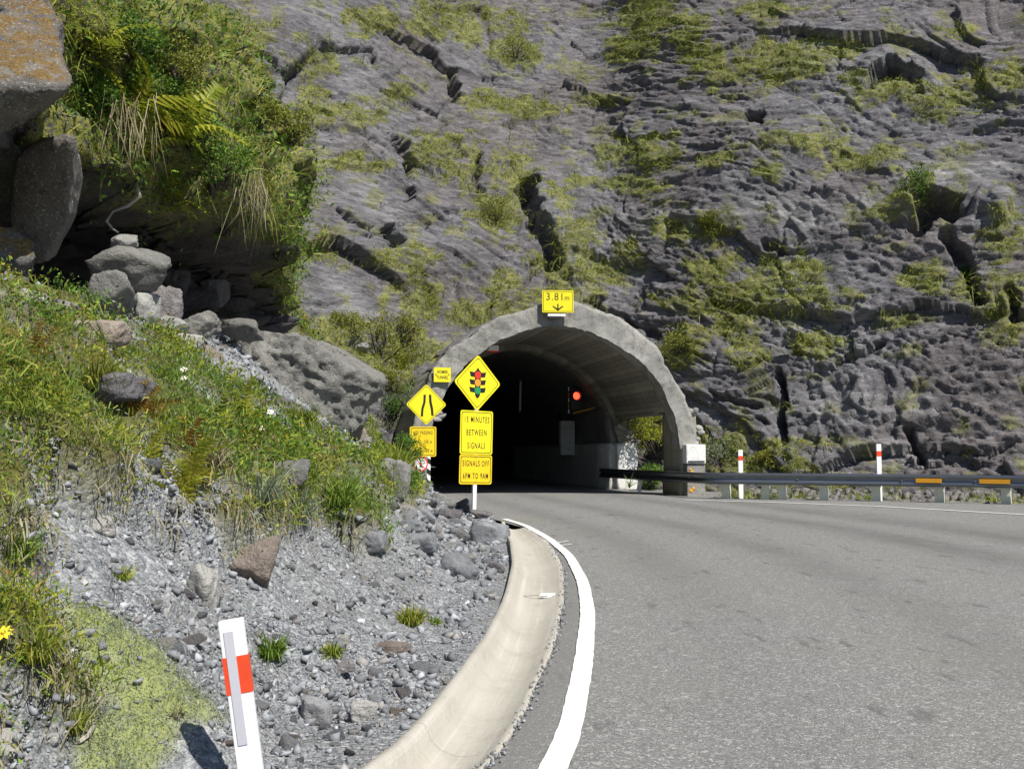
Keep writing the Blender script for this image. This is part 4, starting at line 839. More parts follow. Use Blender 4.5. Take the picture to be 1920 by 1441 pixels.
tag(sil_rock('boulder', [(412, 610), (436, 572), (505, 583), (600, 640), (655, 645), (712, 662), (730, 690), (700, 745), (645, 812), (520, 760), (450, 690)], 17.0, 2.3, M['rock'], 6, .085, 4, front=[(-.35, .45), (.25, .1), (.5, -.25), (-.2, -.1)]), 'huge pitted grey boulder jutting out above the grassy bank', 'boulder')
tag(sil_rock('boulder', [(368, 665), (400, 648), (470, 690), (560, 760), (640, 800), (620, 850), (500, 830), (400, 760)], 13.3, .9, M['rockp'], 5, .04, 9, front=[(.1, .5, .4), (.3, .4, .42), (-.2, .6, .42), (0, .3, .45)]), 'smooth purple grey slab with rusty upper end lying below the huge boulder', 'boulder')
v, f = rock_verts(3, 3, 8, .15, (.3, .2, .24)); 
tag(mesh_np('stone', v, f, M['rockr'], loc=tuple(at(388, 690, 12.9)), rot=(.2, .6, .1)), 'rust red stone capping the upper end of the purple slab', 'stone')
# overhanging rocks at the top left, half buried in the crag
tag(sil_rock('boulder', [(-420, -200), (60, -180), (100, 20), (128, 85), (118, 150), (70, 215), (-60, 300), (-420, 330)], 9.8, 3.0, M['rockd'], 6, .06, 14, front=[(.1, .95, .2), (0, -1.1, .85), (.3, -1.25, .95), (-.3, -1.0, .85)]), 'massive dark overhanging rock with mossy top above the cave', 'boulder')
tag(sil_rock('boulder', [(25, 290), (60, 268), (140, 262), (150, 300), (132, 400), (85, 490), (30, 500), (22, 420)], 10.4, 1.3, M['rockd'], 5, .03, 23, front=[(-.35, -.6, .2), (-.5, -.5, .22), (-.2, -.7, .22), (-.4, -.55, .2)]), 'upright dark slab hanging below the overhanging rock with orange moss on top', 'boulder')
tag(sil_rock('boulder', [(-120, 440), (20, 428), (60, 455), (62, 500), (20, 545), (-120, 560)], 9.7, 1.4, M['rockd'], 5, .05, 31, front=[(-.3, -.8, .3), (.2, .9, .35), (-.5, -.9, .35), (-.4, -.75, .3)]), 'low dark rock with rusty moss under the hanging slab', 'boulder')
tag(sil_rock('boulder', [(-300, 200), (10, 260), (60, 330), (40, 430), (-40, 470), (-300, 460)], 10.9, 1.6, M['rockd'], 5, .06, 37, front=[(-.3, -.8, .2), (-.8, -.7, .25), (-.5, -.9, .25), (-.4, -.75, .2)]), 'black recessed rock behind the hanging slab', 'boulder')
LITROCK = {101: 11.6, 102: 11.8, 103: 11.7, 104: 15.0, 124: 12.2, 142: 11.4, 143: 12.4, 144: 13.2, 145: 13.6, 146: 14.6}
ROCKS = [(205, 545, 46, 40, 'rock', 142, 'grey rock supporting the wedged pale block'), (310, 575, 36, 34, 'rockp', 143, 'purple grey block right of the leaning pale slab'), (372, 605, 40, 26, 'rock', 144, 'pale block at the right side of the cave mouth'), (450, 612, 44, 22, 'rock', 146, 'pale jumbled block above the huge boulder'), (955, 990, 26, 16, 'pebble', 140, 'grey rock plugging the head of the channel'), (905, 965, 20, 12, 'rockp', 141, 'dark rock right behind the sign post'),   # px centre, px half size (w, h), material, seed, label
    (245, 492, 72, 40, 'rock', 101, 'pale angular block wedged under the overhanging plants'), (232, 452, 26, 16, 'rockw', 102, 'small pale block on top of the wedged pale block'), (268, 566, 24, 38, 'rockw', 103, 'leaning pale slab under the wedged block'),
    (185, 618, 50, 32, 'rockr', 105, 'reddish brown rock beside the tussock above the grass'), (205, 725, 75, 32, 'rockp', 106, 'long grey slab lying across the grassy bank'),
    (478, 1048, 40, 52, 'rockr', 107, 'brown mossy rock at the lower edge of the turf'), (380, 1098, 27, 46, 'rockw', 108, 'flat pale stone standing below the undercut turf'), (192, 984, 20, 22, 'rockw', 109, 'smooth pale stone in shade under the turf edge'),
    (912, 1000, 40, 34, 'pebble', 110, 'big angular grey rock at the sign post foot'), (852, 1062, 38, 32, 'pebble', 111, 'blocky dark sided rock near the head of the channel'), (842, 962, 24, 14, 'rockp', 112, 'dark flat rock behind the big angular rock'),
    (930, 1064, 20, 15, 'rockp', 113, 'small dark rock touching the channel edge'), (590, 1335, 36, 34, 'pebble', 114, 'large purple grey rock on the gravel right of the white post'), (678, 1335, 26, 24, 'rockw', 115, 'light grey rock next to the large purple grey rock'), (700, 1315, 18, 20, 'pebble', 116, 'blue grey rock behind the light grey rock'),
    (540, 888, 45, 24, 'rock', 117, 'flat cracked rock sunk in the grass'), (668, 818, 26, 20, 'rockr', 118, 'tilted rock with reddish underside below the huge boulder'), (735, 895, 40, 48, 'rock', 119, 'rounded pale rock among scrub near the striped board'), (18, 1420, 34, 40, 'rockw', 120, 'white rock at the foot of the bank by the yellow flower'),
    (96, 1388, 13, 13, 'rockw', 121, 'small white stone beside the low grass tuft'), (130, 700, 26, 14, 'rock', 122, 'low grey stone at the head of the long slab'), (50, 1060, 22, 45, 'rock', 123, 'upright grey stone below mossy turf'), (320, 605, 30, 16, 'rockw', 124, 'pale slab at the foot of the dark cave'), (350, 640, 36, 18, 'rockw', 125, 'pale block in the scree below the cave'),
    (60, 560, 40, 22, 'rockw', 126, 'pale boulder in the scree under the hanging slab'), (110, 575, 30, 18, 'rock', 127, 'grey rock in the scree under the hanging slab'), (670, 648, 24, 10, 'rockw', 128, 'white stone lying on top of the huge boulder'), (330, 520, 24, 40, 'rockp', 129, 'dark block at the back of the cave'), (400, 540, 26, 44, 'rockp', 130, 'tall dark block in the cave mouth'),
    (735, 1215, 36, 14, 'rockr', 131, 'flat brown stone lying on the gravel'), (770, 985, 30, 20, 'pebble', 132, 'grey rock at the top of the stone pile'), (700, 1010, 30, 20, 'pebble', 133, 'grey block at the edge of the turf'), (790, 1015, 36, 22, 'pebble', 134, 'wide grey rock in the stone pile'), (860, 1000, 18, 14, 'rockp', 135, 'dark wedge in the stone pile'), (640, 1250, 30, 14, 'rockp', 136, 'flat purple stone on the gravel'), (640, 1200, 16, 12, 'rockw', 137, 'white stone beside small green plants'), (800, 940, 20, 13, 'rockp', 138, 'dark rock below the striped board'), (760, 955, 22, 12, 'rock', 139, 'grey rock beside the yellow fern')]
for (px, py, hw_, hh, mt, sd_, lab) in ROCKS:
    h = hit(px, py + hh * .55)
    if sd_ in LITROCK:
        q_ = Vector(at(px, py + hh * .55, LITROCK[sd_])); h = (q_, Vector((0, -1, 0)), (q_ - Vector(CAM)).length)
    if not h: continue
    s = (h[0] - Vector(CAM)).length / FPX; g = np.random.default_rng(sd_)
    v, f = rock_verts(sd_, 4, 8, .06, (hw_ * s * 1.12, (hw_ + hh) * .5 * s * 1.05, hh * s * 1.15), 2.2)
    o = mesh_np('rock', v, f, M[mt], loc=h[0] + Vector((0, .25 * hw_ * s, hh * s * .35)), rot=(g.uniform(-.15, .15), g.uniform(-.2, .2), g.uniform(-.3, .3)))
    tag(o, lab, 'rock', 'single rocks on the left bank')
# ---- loose stones: 280 single ones, then the gravel
tri = np.concatenate([grid_faces(len(by), len(bt))]); fcb = BP[tri].mean(1)
e1_ = BP[tri[:, 1]] - BP[tri[:, 0]]; e2_ = BP[tri[:, 3]] - BP[tri[:, 0]]; fa_ = np.linalg.norm(np.cross(e1_, e2_), axis=1)
fpx, fpy, fd = proj(fcb); fveg = veg[tri].mean(1); fms = mossb[tri].mean(1); fBt = Bt.ravel()[tri].mean(1)
vis = (fd > 1.5) & (fpx > -150) & (fpx < 1000) & (fpy > 480) & (fpy < 1600)
def pick(n, wgt, g):
    i = g.choice(len(tri), n, p=wgt / wgt.sum()); a, b = g.random((n, 1)), g.random((n, 1)); return BP[tri[i, 0]] + e1_[i] * a + e2_[i] * b, i
smeshes = []
for k in range(14):
    g = np.random.default_rng(900 + k); v, f = rock_verts(900 + k, 3, 7, .04, (1.1, g.uniform(.65, .95), g.uniform(.5, .8)))
    smeshes.append([mesh_data('stone', v, f, M[m_]) for m_ in ('pebble', 'rockw', 'rockp', 'rockr')])
g = np.random.default_rng(77)
zone = np.exp(-((fpx - 790) / 120) ** 2 - ((fpy - 1020) / 70) ** 2) * 3 + np.exp(-((fpx - 620) / 170) ** 2 - ((fpy - 1330) / 130) ** 2) * 1.2 + .5 + np.exp(-((fpx - 300) / 200) ** 2 - ((fpy - 590) / 50) ** 2) * 2
wg = fa_ / np.maximum(fd, 2) ** 2 * vis * (1 - fveg) ** 3 * (1 - fms) ** 2 * zone * sstep(.03, .2, fBt)
sp3, ii = pick(280, wg, g)
for k in range(280):
    c_ = int(g.choice(4, p=[.52, .24, .17, .07])); d_ = fd[ii[k]]; pxs = min(8 + g.pareto(2.2) * 6, 26) * np.interp(d_, [4, 9], [1.15, 1])
    s = pxs * d_ / FPX; o = link('loose_stone', smeshes[k % 14][c_], loc=sp3[k] + np.array([0, 0, s * .22]), rot=(g.uniform(-.4, .4), g.uniform(-.4, .4), g.uniform(0, 6.28))); o.scale = (s, s, s)
    zn = 'close beside the concrete channel' if fBt[ii[k]] < .5 else 'in the scree below the dark cave' if fpy[ii[k]] < 720 else 'in the stone pile near the sign post' if d_ > 12 else 'below the leaning white post' if fpy[ii[k]] > 1330 else 'on the open gravel slope'
    sz_ = 'large' if pxs > 16 else 'medium' if pxs > 10.5 else 'small'; cl_ = ['blue grey', 'pale grey', 'purplish', 'brownish'][c_]
    tag(o, f'{sz_} {cl_} loose stone {zn}', 'stone', f'{sz_} {cl_} loose stones {zn}')
def stone_cloud(name, pts, size, g, mat, sink=.25):
    n = len(pts); c8 = np.array([[i, j, k] for i in (-1, 1) for j in (-1, 1) for k in (-1, 1)], float)
    F = np.array([[0, 1, 3], [0, 3, 2], [4, 6, 7], [4, 7, 5], [0, 4, 5], [0, 5, 1], [2, 3, 7], [2, 7, 6], [0, 2, 6], [0, 6, 4], [1, 5, 7], [1, 7, 3]])
    V = c8[None] * np.stack([np.full(n, .8), g.uniform(.45, .8, n), g.uniform(.3, .65, n)], -1)[:, None] * g.uniform(.45, 1.15, (n, 8, 1)) + g.normal(size=(n, 8, 3)) * .12
    q4 = g.normal(size=(n, 4)) * np.array([1.5, .5, .5, 1.5]); q4 /= np.linalg.norm(q4, axis=1)[:, None]; w, x, y, z = q4.T
    Rm = np.stack([np.stack([1 - 2 * (y * y + z * z), 2 * (x * y - z * w), 2 * (x * z + y * w)], -1), np.stack([2 * (x * y + z * w), 1 - 2 * (x * x + z * z), 2 * (y * z - x * w)], -1), np.stack([2 * (x * z - y * w), 2 * (y * z + x * w), 1 - 2 * (x * x + y * y)], -1)], 1)
    V = np.einsum('nij,nvj->nvi', Rm, V) * size[:, None, None] + pts[:, None]; V[:, :, 2] += (size * sink)[:, None]
    return mesh_np(name, V.reshape(-1, 3), (F[None] + (np.arange(n) * 8)[:, None, None]).reshape(-1, 3), mat)
wg = fa_ / np.maximum(fd, 2.2) ** 1.9 * (fd > 1) * (1 - fveg * .96) ** 2 * (1 - fms * .9) * sstep(.0, .1, fBt) * (fd < 26) * (fpx > -400)
wg *= .35 + 1.3 * sstep(-.3, .3, fbm(fcb * 1.3, 3, 7))
pts, ii = pick(42000, wg, g); dd_ = fd[ii]
sz = (2.2 + np.minimum(g.pareto(2.2, 42000) * 2.6, 12)) * np.maximum(dd_, 3) ** .82 * 1.2 / FPX
o = stone_cloud('gravel', pts, sz, g, M['gravel']); tag(o, 'blue grey broken stone chips covering the slope beside the channel', 'gravel', kind='stuff')
# grit along the joint between channel and asphalt
yv = g.uniform(2.5, 17, 900); xv = np.interp(yv, gr_y, gr_x) + np.abs(g.normal(0, .02, 900)) * np.sign(g.random(900) - .3) ; pts = np.column_stack([xv, yv, np.full(900, .0)])
tag(stone_cloud('grit', pts, g.uniform(.004, .012, 900), g, M['gravel'], .2), 'dark grit gathered along the joint between channel and asphalt', 'grit', kind='stuff')
# scree behind the guardrail
n = 1500; i = g.integers(36, 100, n); off = -g.uniform(.35, 2.6, n); pts = np.column_stack([gx_[i] + gn[i, 0] * off, gy_[i] + gn[i, 1] * off, np.full(n, -.1) + np.maximum(0, -off - .8) * .12])
tag(stone_cloud('scree', pts, .03 + .15 * g.random(n) ** 3, g, M['rockp'], .3), 'broken rock lying between guardrail and cliff foot', 'scree', kind='stuff')

# ================================================================== VEGETATION
def nrm_(v): return v / (np.linalg.norm(v, axis=-1, keepdims=True) + 1e-9)
def blade_arrays(base, d, L, Wd, droop, g):
    n = len(base); side = nrm_(np.cross(d, g.normal(size=(n, 3)))); L = L[:, None]; Wd = Wd[:, None]
    dn = np.array([0, 0, -1.0]); mid = base + d * L * .55 + dn * L * (droop[:, None] * .22); tip = base + d * L * .92 + dn * L * droop[:, None]
    V = np.stack([base - side * Wd / 2, base + side * Wd / 2, mid - side * Wd * .4, mid + side * Wd * .4, tip], 1)
    F = np.array([[0, 1, 3], [0, 3, 2], [2, 3, 4]])[None] + (np.arange(n) * 5)[:, None, None]; return V.reshape(-1, 3), F.reshape(-1, 3)
def leaf_arrays(base, d, L, Wd, g):
    n = len(base); side = nrm_(np.cross(d, g.normal(size=(n, 3)))); L = L[:, None]; Wd = Wd[:, None]; up = nrm_(np.cross(side, d))
    V = np.stack([base, base + d * L * .45 - side * Wd / 2 + up * L * .06, base + d * L, base + d * L * .45 + side * Wd / 2 + up * L * .06], 1)
    return V.reshape(-1, 3), np.arange(n * 4).reshape(n, 4)
def sph(n, g): return nrm_(g.normal(size=(n, 3)))
def tufts(name, pts, nor, per, L, Wd, spread, droop, g, mat, rad=.08, lift=.6):
    n = len(pts); B = np.repeat(pts, per, 0) + g.normal(size=(n * per, 3)) * np.repeat(rad, per)[:, None] * np.array([1, 1, .3]); 
    d = nrm_(np.repeat(nor, per, 0) * (1 - lift) + np.array([0, 0, lift]) + g.normal(size=(n * per, 3)) * spread)
    v, f = blade_arrays(B, d, np.repeat(L, per) * g.uniform(.5, 1.2, n * per), np.repeat(Wd, per) * g.uniform(.6, 1.3, n * per), g.uniform(.0, 1, n * per) * droop, g); return mesh_np(name, v, f, mat)
# ---- grass on the cliff ledges
ce1 = CP[cf[:, 1]] - CP[cf[:, 0]]; ce2 = CP[cf[:, 3]] - CP[cf[:, 0]]; cn = np.cross(ce1, ce2); ca_ = np.linalg.norm(cn, axis=1); cn = cn / (ca_[:, None] + 1e-9)
if (cn @ np.array([0, -1, .5])).mean() < 0: cn = -cn
cfm = cm[cf].mean(1); cfs = sp[cf].mean(1); base_a = np.median(ca_); fx, fy, fdc = proj(CP[cf].mean(1))
w_ = np.minimum(ca_, base_a * 3) * (cfm ** 1.3 + .22 * (cfs > .3)) * ((fx > -250) & (fx < 2150) & (fy > -250)); i = g.choice(len(cf), 13000, p=w_ / w_.sum())
pts = CP[cf[i, 0]] + ce1[i] * g.random((13000, 1)) + ce2[i] * g.random((13000, 1)); sL = .14 + .34 * g.random(13000) ** 1.5
tag(tufts('cliff_grass', pts, cn[i], 8, sL, np.full(13000, .02), .55, .8, g, M['cgrass'], rad=sL * .5, lift=.35), 'olive yellow grass and moss growing over ledges of the cliff', 'grass', kind='stuff')
# ---- verge behind the guardrail
n = 900; i = g.integers(34, 100, n); off = -g.uniform(.4, 2.2, n); pts = np.column_stack([gx_[i] + gn[i, 0] * off, gy_[i] + gn[i, 1] * off, np.full(n, -.1)]); kp = fbm(pts * .8, 3, 4) > -.12; pts = pts[kp]; n = len(pts)
tag(tufts('verge_grass', pts, np.tile([0, 0, 1.], (n, 1)), 14, g.uniform(.15, .5, n), np.full(n, .016), .35, .6, g, M['bgrass'], rad=np.full(n, .12), lift=.6), 'green and straw coloured grass behind the guardrail', 'grass', kind='stuff')
# ---- grass on the bank
wv = fa_ / np.maximum(fd, 2.5) ** 1.5 * np.clip(fveg - .25, 0, 1) * (fd > 1.2) * (fpx > -300) * (fd < 32)
wv *= .25 + 1.5 * sstep(-.25, .3, fbm(fcb * 1.9, 3, 71)); pts, ii = pick(6800, wv, g); dd_ = fd[ii]; dens = fbm(pts * 1.1, 3, 12)
lushm = np.zeros(len(pts)); lx, ly = fpx[ii], fpy[ii]
for (ex, ey, rx, ry) in [(330, 720, 110, 70), (660, 930, 50, 90), (90, 660, 90, 30), (250, 690, 80, 40), (700, 1000, 20, 60)]: lushm = np.maximum(lushm, 1 - np.hypot((lx - ex) / rx, (ly - ey) / ry))
upn = np.tile(np.array([.35, -.25, .9]), (len(pts), 1)); Lg = (.04 + .15 * g.random(len(pts)) ** 2) * (1 + .3 * dens); Wg = .0032 + .0011 * dd_ ** .9
L1 = lushm > g.uniform(-.1, .35, len(pts))
tag(tufts('bank_grass', pts[~L1], upn[~L1], 13, Lg[~L1], Wg[~L1], .55, .75, g, M['bgrass'], rad=np.full((~L1).sum(), .07), lift=.5), 'mixed olive and straw coloured grass covering the bank', 'grass', kind='stuff')
tag(tufts('lush_grass', pts[L1], upn[L1], 22, Lg[L1] * .9, Wg[L1] * .8, .45, .8, g, M['lush'], rad=np.full(L1.sum(), .08), lift=.6), 'bright green fine grass in patches on the bank', 'grass', kind='stuff')
wm = fa_ / np.maximum(fd, 2) ** 2 * (fms > .5) * (fd > 1); pts, ii = pick(1500, wm, g)
tag(tufts('moss_sprigs', pts, np.tile([0, 0, 1.], (1500, 1)), 8, np.full(1500, .016), np.full(1500, .004), .8, .2, g, M['sage'], rad=np.full(1500, .03), lift=.3), 'short pale sprigs in the moss carpet on the gravel', 'moss', kind='stuff')
# ---- roots and dead blades hanging from the turf edge
vg = np.abs(vsh[tri].max(1) - vsh[tri].min(1)); we = fa_ / np.maximum(fd, 2.5) ** 1.5 * (vg > .12) * (fd > 1.2) * (fpx > -200) * (fd < 16) * (fpy > 850); pts, ii = pick(380, we, g)
tag(tufts('turf_roots', pts + np.array([0, 0, .06]), np.tile([.3, -.6, -.3], (380, 1)), 9, .05 + .12 * g.random(380), np.full(380, .006), .4, 1.1, g, M['straw'], rad=np.full(380, .04), lift=.0), 'dry roots and dead blades hanging from the lower turf edge', 'roots', kind='stuff')
# ---- broad leaved herbs on the bank, in patches
wh = fa_ / np.maximum(fd, 2.5) ** 1.5 * np.clip(fveg - .3, 0, 1) * (fd > 1.2) * (fpx > -300) * (fd < 30)
for nm_, mt_, sd_, cnt, ls_z, lab_ in [('bank_herbs', 'shrub', 81, 1200, 1.0, 'low green broad leaved herbs in patches on the bank'), ('yellow_herbs', 'fern', 84, 1000, 1.0, 'yellow green trailing leaves in patches on the bank'), ('rusty_herbs', 'fernr', 87, 150, .75, 'rust coloured dying leaves scattered on the bank'), ('pale_herbs', 'sage', 90, 700, .7, 'grey green small leaved herbs in patches on the bank')]:
    w2 = wh * sstep(.12, .3, fbm(fcb * 1.5, 3, sd_)); pts, ii = pick(cnt, w2, g); B = np.repeat(pts, 12, 0) + g.normal(size=(cnt * 12, 3)) * np.array([.09, .09, .05]) + np.array([0, 0, .06])
    d_ = nrm_(np.array([.2, -.2, .5]) + g.normal(size=B.shape) * .7); lz = ls_z * (.008 + .0034 * np.repeat(fd[ii], 12)); v, f = leaf_arrays(B, d_, lz * g.uniform(.7, 1.6, len(B)), lz * g.uniform(.35, .7, len(B)), g)
    tag(mesh_np(nm_, v, f, M[mt_]), lab_, 'plants', kind='stuff')
# ---- herb cover of the crag
kf = grid_faces(len(ss), len(cvv)); ke1 = KP[kf[:, 1]] - KP[kf[:, 0]]; ke2 = KP[kf[:, 3]] - KP[kf[:, 0]]; ka = np.linalg.norm(np.cross(ke1, ke2), axis=1); km = kveg[kf].mean(1); kx, ky, kd = proj(KP[kf].mean(1))
w_ = np.minimum(ka, np.median(ka) * 3) * km * (kx > -300) * (kd < 30) * (ky > -300); NK = 5600; i = g.choice(len(kf), NK, p=w_ / w_.sum()); pts = KP[kf[i, 0]] + ke1[i] * g.random((NK, 1)) + ke2[i] * g.random((NK, 1)); knor = nrm_(np.cross(ke1[i], ke2[i])); knor *= np.sign((knor @ np.array([.5, -.5, .6])))[:, None]
hl = g.random(NK) < .5 + .5 * fbm(pts * .8, 3, 8)
tag(tufts('crag_grass', pts[hl], knor[hl], 11, .18 + .25 * g.random(hl.sum()), np.full(hl.sum(), .012), .6, 1.0, g, M['bgrass'], rad=np.full(hl.sum(), .14), lift=.3), 'long olive grass draped over the overhanging crag', 'grass', kind='stuff')
pb = np.repeat(pts[~hl], 12, 0) + g.normal(size=((~hl).sum() * 12, 3)) * .16; d_ = nrm_(np.repeat(knor[~hl], 12, 0) * .7 + g.normal(size=pb.shape) * .6 + np.array([0, 0, .2]))
v, f = leaf_arrays(pb, d_, g.uniform(.06, .13, len(pb)), g.uniform(.025, .05, len(pb)), g); tag(mesh_np('crag_herbs', v, f, M['shrub']), 'small leaved green herbs covering the overhanging crag', 'plants', kind='stuff')

# ---- single plants
def shrub(loc_, r, mat, lab, seed, squash=.8, n=1500, leaf=.05, name='shrub', group=None):
    g = np.random.default_rng(seed); e = empty(name, loc_, 0, lab, 'shrub', group); mb = MB(); nc = 16
    cs_ = nrm_(g.normal(size=(nc, 3)) + np.array([0, 0, .25])) * r * g.uniform(.35, .85, (nc, 1)); cs_[:, 2] = cs_[:, 2] * squash + r * squash * .6
    for c_ in cs_: 
        m_ = c_ * .5 + g.normal(size=3) * r * .08; mb.tube([(0, 0, -.08), tuple(m_), tuple(c_)], [.03 * r, .02 * r, .008 * r], 5)
    mb.build('stems', M['bark'], e)
    k = g.integers(0, nc, n); o_ = sph(n, g); rr = r * g.uniform(.22, .42, nc)[k]; B = cs_[k] + o_ * (rr * g.random(n) ** .35)[:, None] * np.array([1, 1, .8])
    B = B[B[:, 2] > -r * .3]; o_ = o_[:len(B)]
    d_ = nrm_(o_ * .6 + g.normal(size=B.shape) * .5 + np.array([0, 0, .35])); v, f = leaf_arrays(B, d_, g.uniform(.6, 1.2, len(B)) * leaf, g.uniform(.3, .55, len(B)) * leaf, g); mesh_np('foliage', v, f, mat, e); return e
def frond_data(name, mat, seed, n=13, L=1.0):
    g = np.random.default_rng(seed); t = np.linspace(.08, 1, n); x = t * L; z = L * (1.0 * t - .95 * t * t); V, F = [], []
    for k in range(n):
        w_ = .2 * L * math.sin(min(1, t[k] * 1.25 + .12) * math.pi * .85) + .02
        for s in (-1, 1):
            b = np.array([x[k], 0, z[k]]); tp_ = b + np.array([w_ * .45, s * w_, -w_ * .35 + g.uniform(-.03, .03)]); h_ = L * .028
            i0 = len(V); V += [b - [h_, 0, 0], (b + tp_) / 2 + [-h_ * .8, 0, .02], tp_, (b + tp_) / 2 + [h_ * .8, 0, .01], b + [h_, 0, 0]]; F += [[i0, i0 + 1, i0 + 2], [i0, i0 + 2, i0 + 4], [i0 + 4, i0 + 2, i0 + 3]]
    for k in range(n - 1):
        i0 = len(V); V += [[x[k], -.008 * L, z[k] + .002], [x[k], .008 * L, z[k] + .002], [x[k + 1], 0, z[k + 1] + .002]]; F.append([i0, i0 + 1, i0 + 2])
    return mesh_data(name, np.array(V), np.array(F), mat)
FR = {m_: [frond_data('frond', M[m_], k) for k in range(3)] for m_ in ('fern', 'fernr')}
def fern(loc_, r, mt, lab, seed, nor=(0, 0, 1), n=9, group=None):
    g = np.random.default_rng(seed); e = empty('fern', loc_, 0, lab, 'fern', group); e.rotation_euler = Vector((0, 0, 1)).rotation_difference((Vector(nor) * .45 + Vector((0, 0, .6))).normalized()).to_euler()
    for k in range(n):
        o = link('frond', FR[mt][k % 3], e, loc=(0, 0, 0), rot=(g.uniform(-.3, .3), g.uniform(-.95, -.2), k * 6.283 / n + g.uniform(-.3, .3))); s = r * g.uniform(.7, 1.15); o.scale = (s, s, s)
    return e
def strap_data(mat, seed, droop):
    t = np.linspace(0, 1, 7); V = []; 
    for k in t: 
        x = .55 * k ** 1.3 + .1 * k; z = k * .95 - droop * k ** 3; w_ = .035 * (1 - k ** 2.2) + .003; V += [[x, -w_, z + w_ * .4], [x, 0, z], [x, w_, z + w_ * .4]]
    return mesh_data('leaf', np.array(V), grid_faces(7, 3), mat)
ST = {m_: [strap_data(M[m_], k, dr) for k, dr in enumerate((.05, .3, .7))] for m_ in ('flax', 'straw')}
def flax(loc_, r, lab, seed, n=16, nor=(0, 0, 1), group=None, dry=.15, name='flax_plant'):
    g = np.random.default_rng(seed); e = empty(name, loc_, 0, lab, 'plant', group); e.rotation_euler = Vector((0, 0, 1)).rotation_difference((Vector(nor) * .3 + Vector((0, 0, .7))).normalized()).to_euler()
    for k in range(n):
        o = link('leaf', ST['straw' if g.random() < dry else 'flax'][g.integers(0, 3)], e, rot=(0, g.uniform(-.45, .25), g.uniform(0, 6.283))); s = r * g.uniform(.65, 1.1); o.scale = (s, s * g.uniform(.8, 1.3), s)
    return e
def tussock(loc_, r, mat, lab, seed, n=220, droop=.7, group=None, name='grass_tussock', w=.008):
    g = np.random.default_rng(seed); a = g.uniform(0, 6.283, n); b = g.uniform(.05, .75, n); d_ = nrm_(np.stack([np.cos(a) * b, np.sin(a) * b, np.full(n, .8)], -1)); B = np.stack([np.cos(a), np.sin(a), a * 0], -1) * (g.random(n) * r * .22)[:, None]; B[:, 2] -= .03
    v, f = blade_arrays(B, d_, r * g.uniform(.6, 1.3, n), np.full(n, w), g.uniform(.1, 1, n) * droop, g); return tag(mesh_np(name, v, f, mat, loc=loc_), lab, 'grass tuft', group)
def put(px, py, objs=None):
    h = hit(px, py, objs); return h if h else (Vector(at(px, py, 20)), Vector((0, -1, 0)), 20)
SHR = [(400, 330, 78, 'shrub', 'dense bright green bush hanging over the middle of the cave'), (330, 130, 60, 'olive', 'olive bush on the grassy rise of the crag'), (240, 90, 55, 'shrub', 'green bush on the grassy rise behind the massive rock'), (480, 220, 45, 'olive', 'olive bush behind the tall flax'), (350, 250, 60, 'shrub', 'green bush on the crag above the hanging ferns'), (420, 410, 55, 'shrub', 'dark green bush hanging lowest over the cave'), (160, 200, 60, 'shrub', 'green bush against the massive overhanging rock'), (280, 170, 60, 'shrub', 'leafy green bush on the upper crag'),
       (470, 360, 45, 'olive', 'olive bush beside the flax on the crag edge'), (520, 460, 48, 'shrub', 'green bush with white flowers at the right end of the cave'), (150, 90, 70, 'olive', 'olive bush on the crag top behind the massive rock'), (550, 250, 45, 'olive', 'olive bush on the rim of the crag'),
       (720, 655, 75, 'olive', 'wide olive bush behind the huge boulder'), (655, 630, 45, 'olive', 'olive bush between the huge boulder and the cliff'), (760, 640, 60, 'olive', 'olive bush touching the left shoulder of the arch'), (745, 760, 55, 'shrub', 'green bush beside the narrow road diamond'), (770, 850, 40, 'shrub', 'green bush covering the edge of the text plate'), (725, 720, 45, 'olive', 'olive bush right of the huge boulder'), (760, 910, 30, 'shrub', 'low green bush below the round sign'),
       (930, 402, 46, 'olive', 'round mossy cushion bush on the cliff beside the dark crack'), (1278, 650, 46, 'olive', 'olive bush at the right shoulder of the arch'), (1718, 358, 40, 'shrub', 'dark green bush on the pale ledge of the cliff'), (1345, 425, 34, 'olive', 'olive bush at the top of the green gully'), (970, 100, 40, 'olive', 'olive bush high on the cliff above the cracked slab'), (1820, 530, 34, 'shrub', 'dark bush in the shaded cleft of the cliff'), (1350, 860, 40, 'sage', 'grey green bush behind the guardrail beside the buttress'), (1440, 870, 30, 'olive', 'low olive bush at the cliff foot by the marker post')]
for k, (px, py, r_, mt, lab) in enumerate(SHR):
    h = put(px, py + r_ * .3); s = h[2] / FPX; shrub(h[0] + h[1] * r_ * s * .15, r_ * s * 1.05, M[mt], lab, 2000 + k, .8, int(1100 + r_ * 16), .055 if h[2] < 22 else .085)
shrub(Vector((4.95, 34.2, 1.2)), 1.25, M['fern'], 'tall sunlit bush seen through the side opening of the tunnel', 2091, 1.1, 5200, .1)
shrub(Vector((4.6, 33.2, .1)), .6, M['shrub'], 'low bush behind the guardrail seen through the side opening', 2092, .9, 2200, .09)
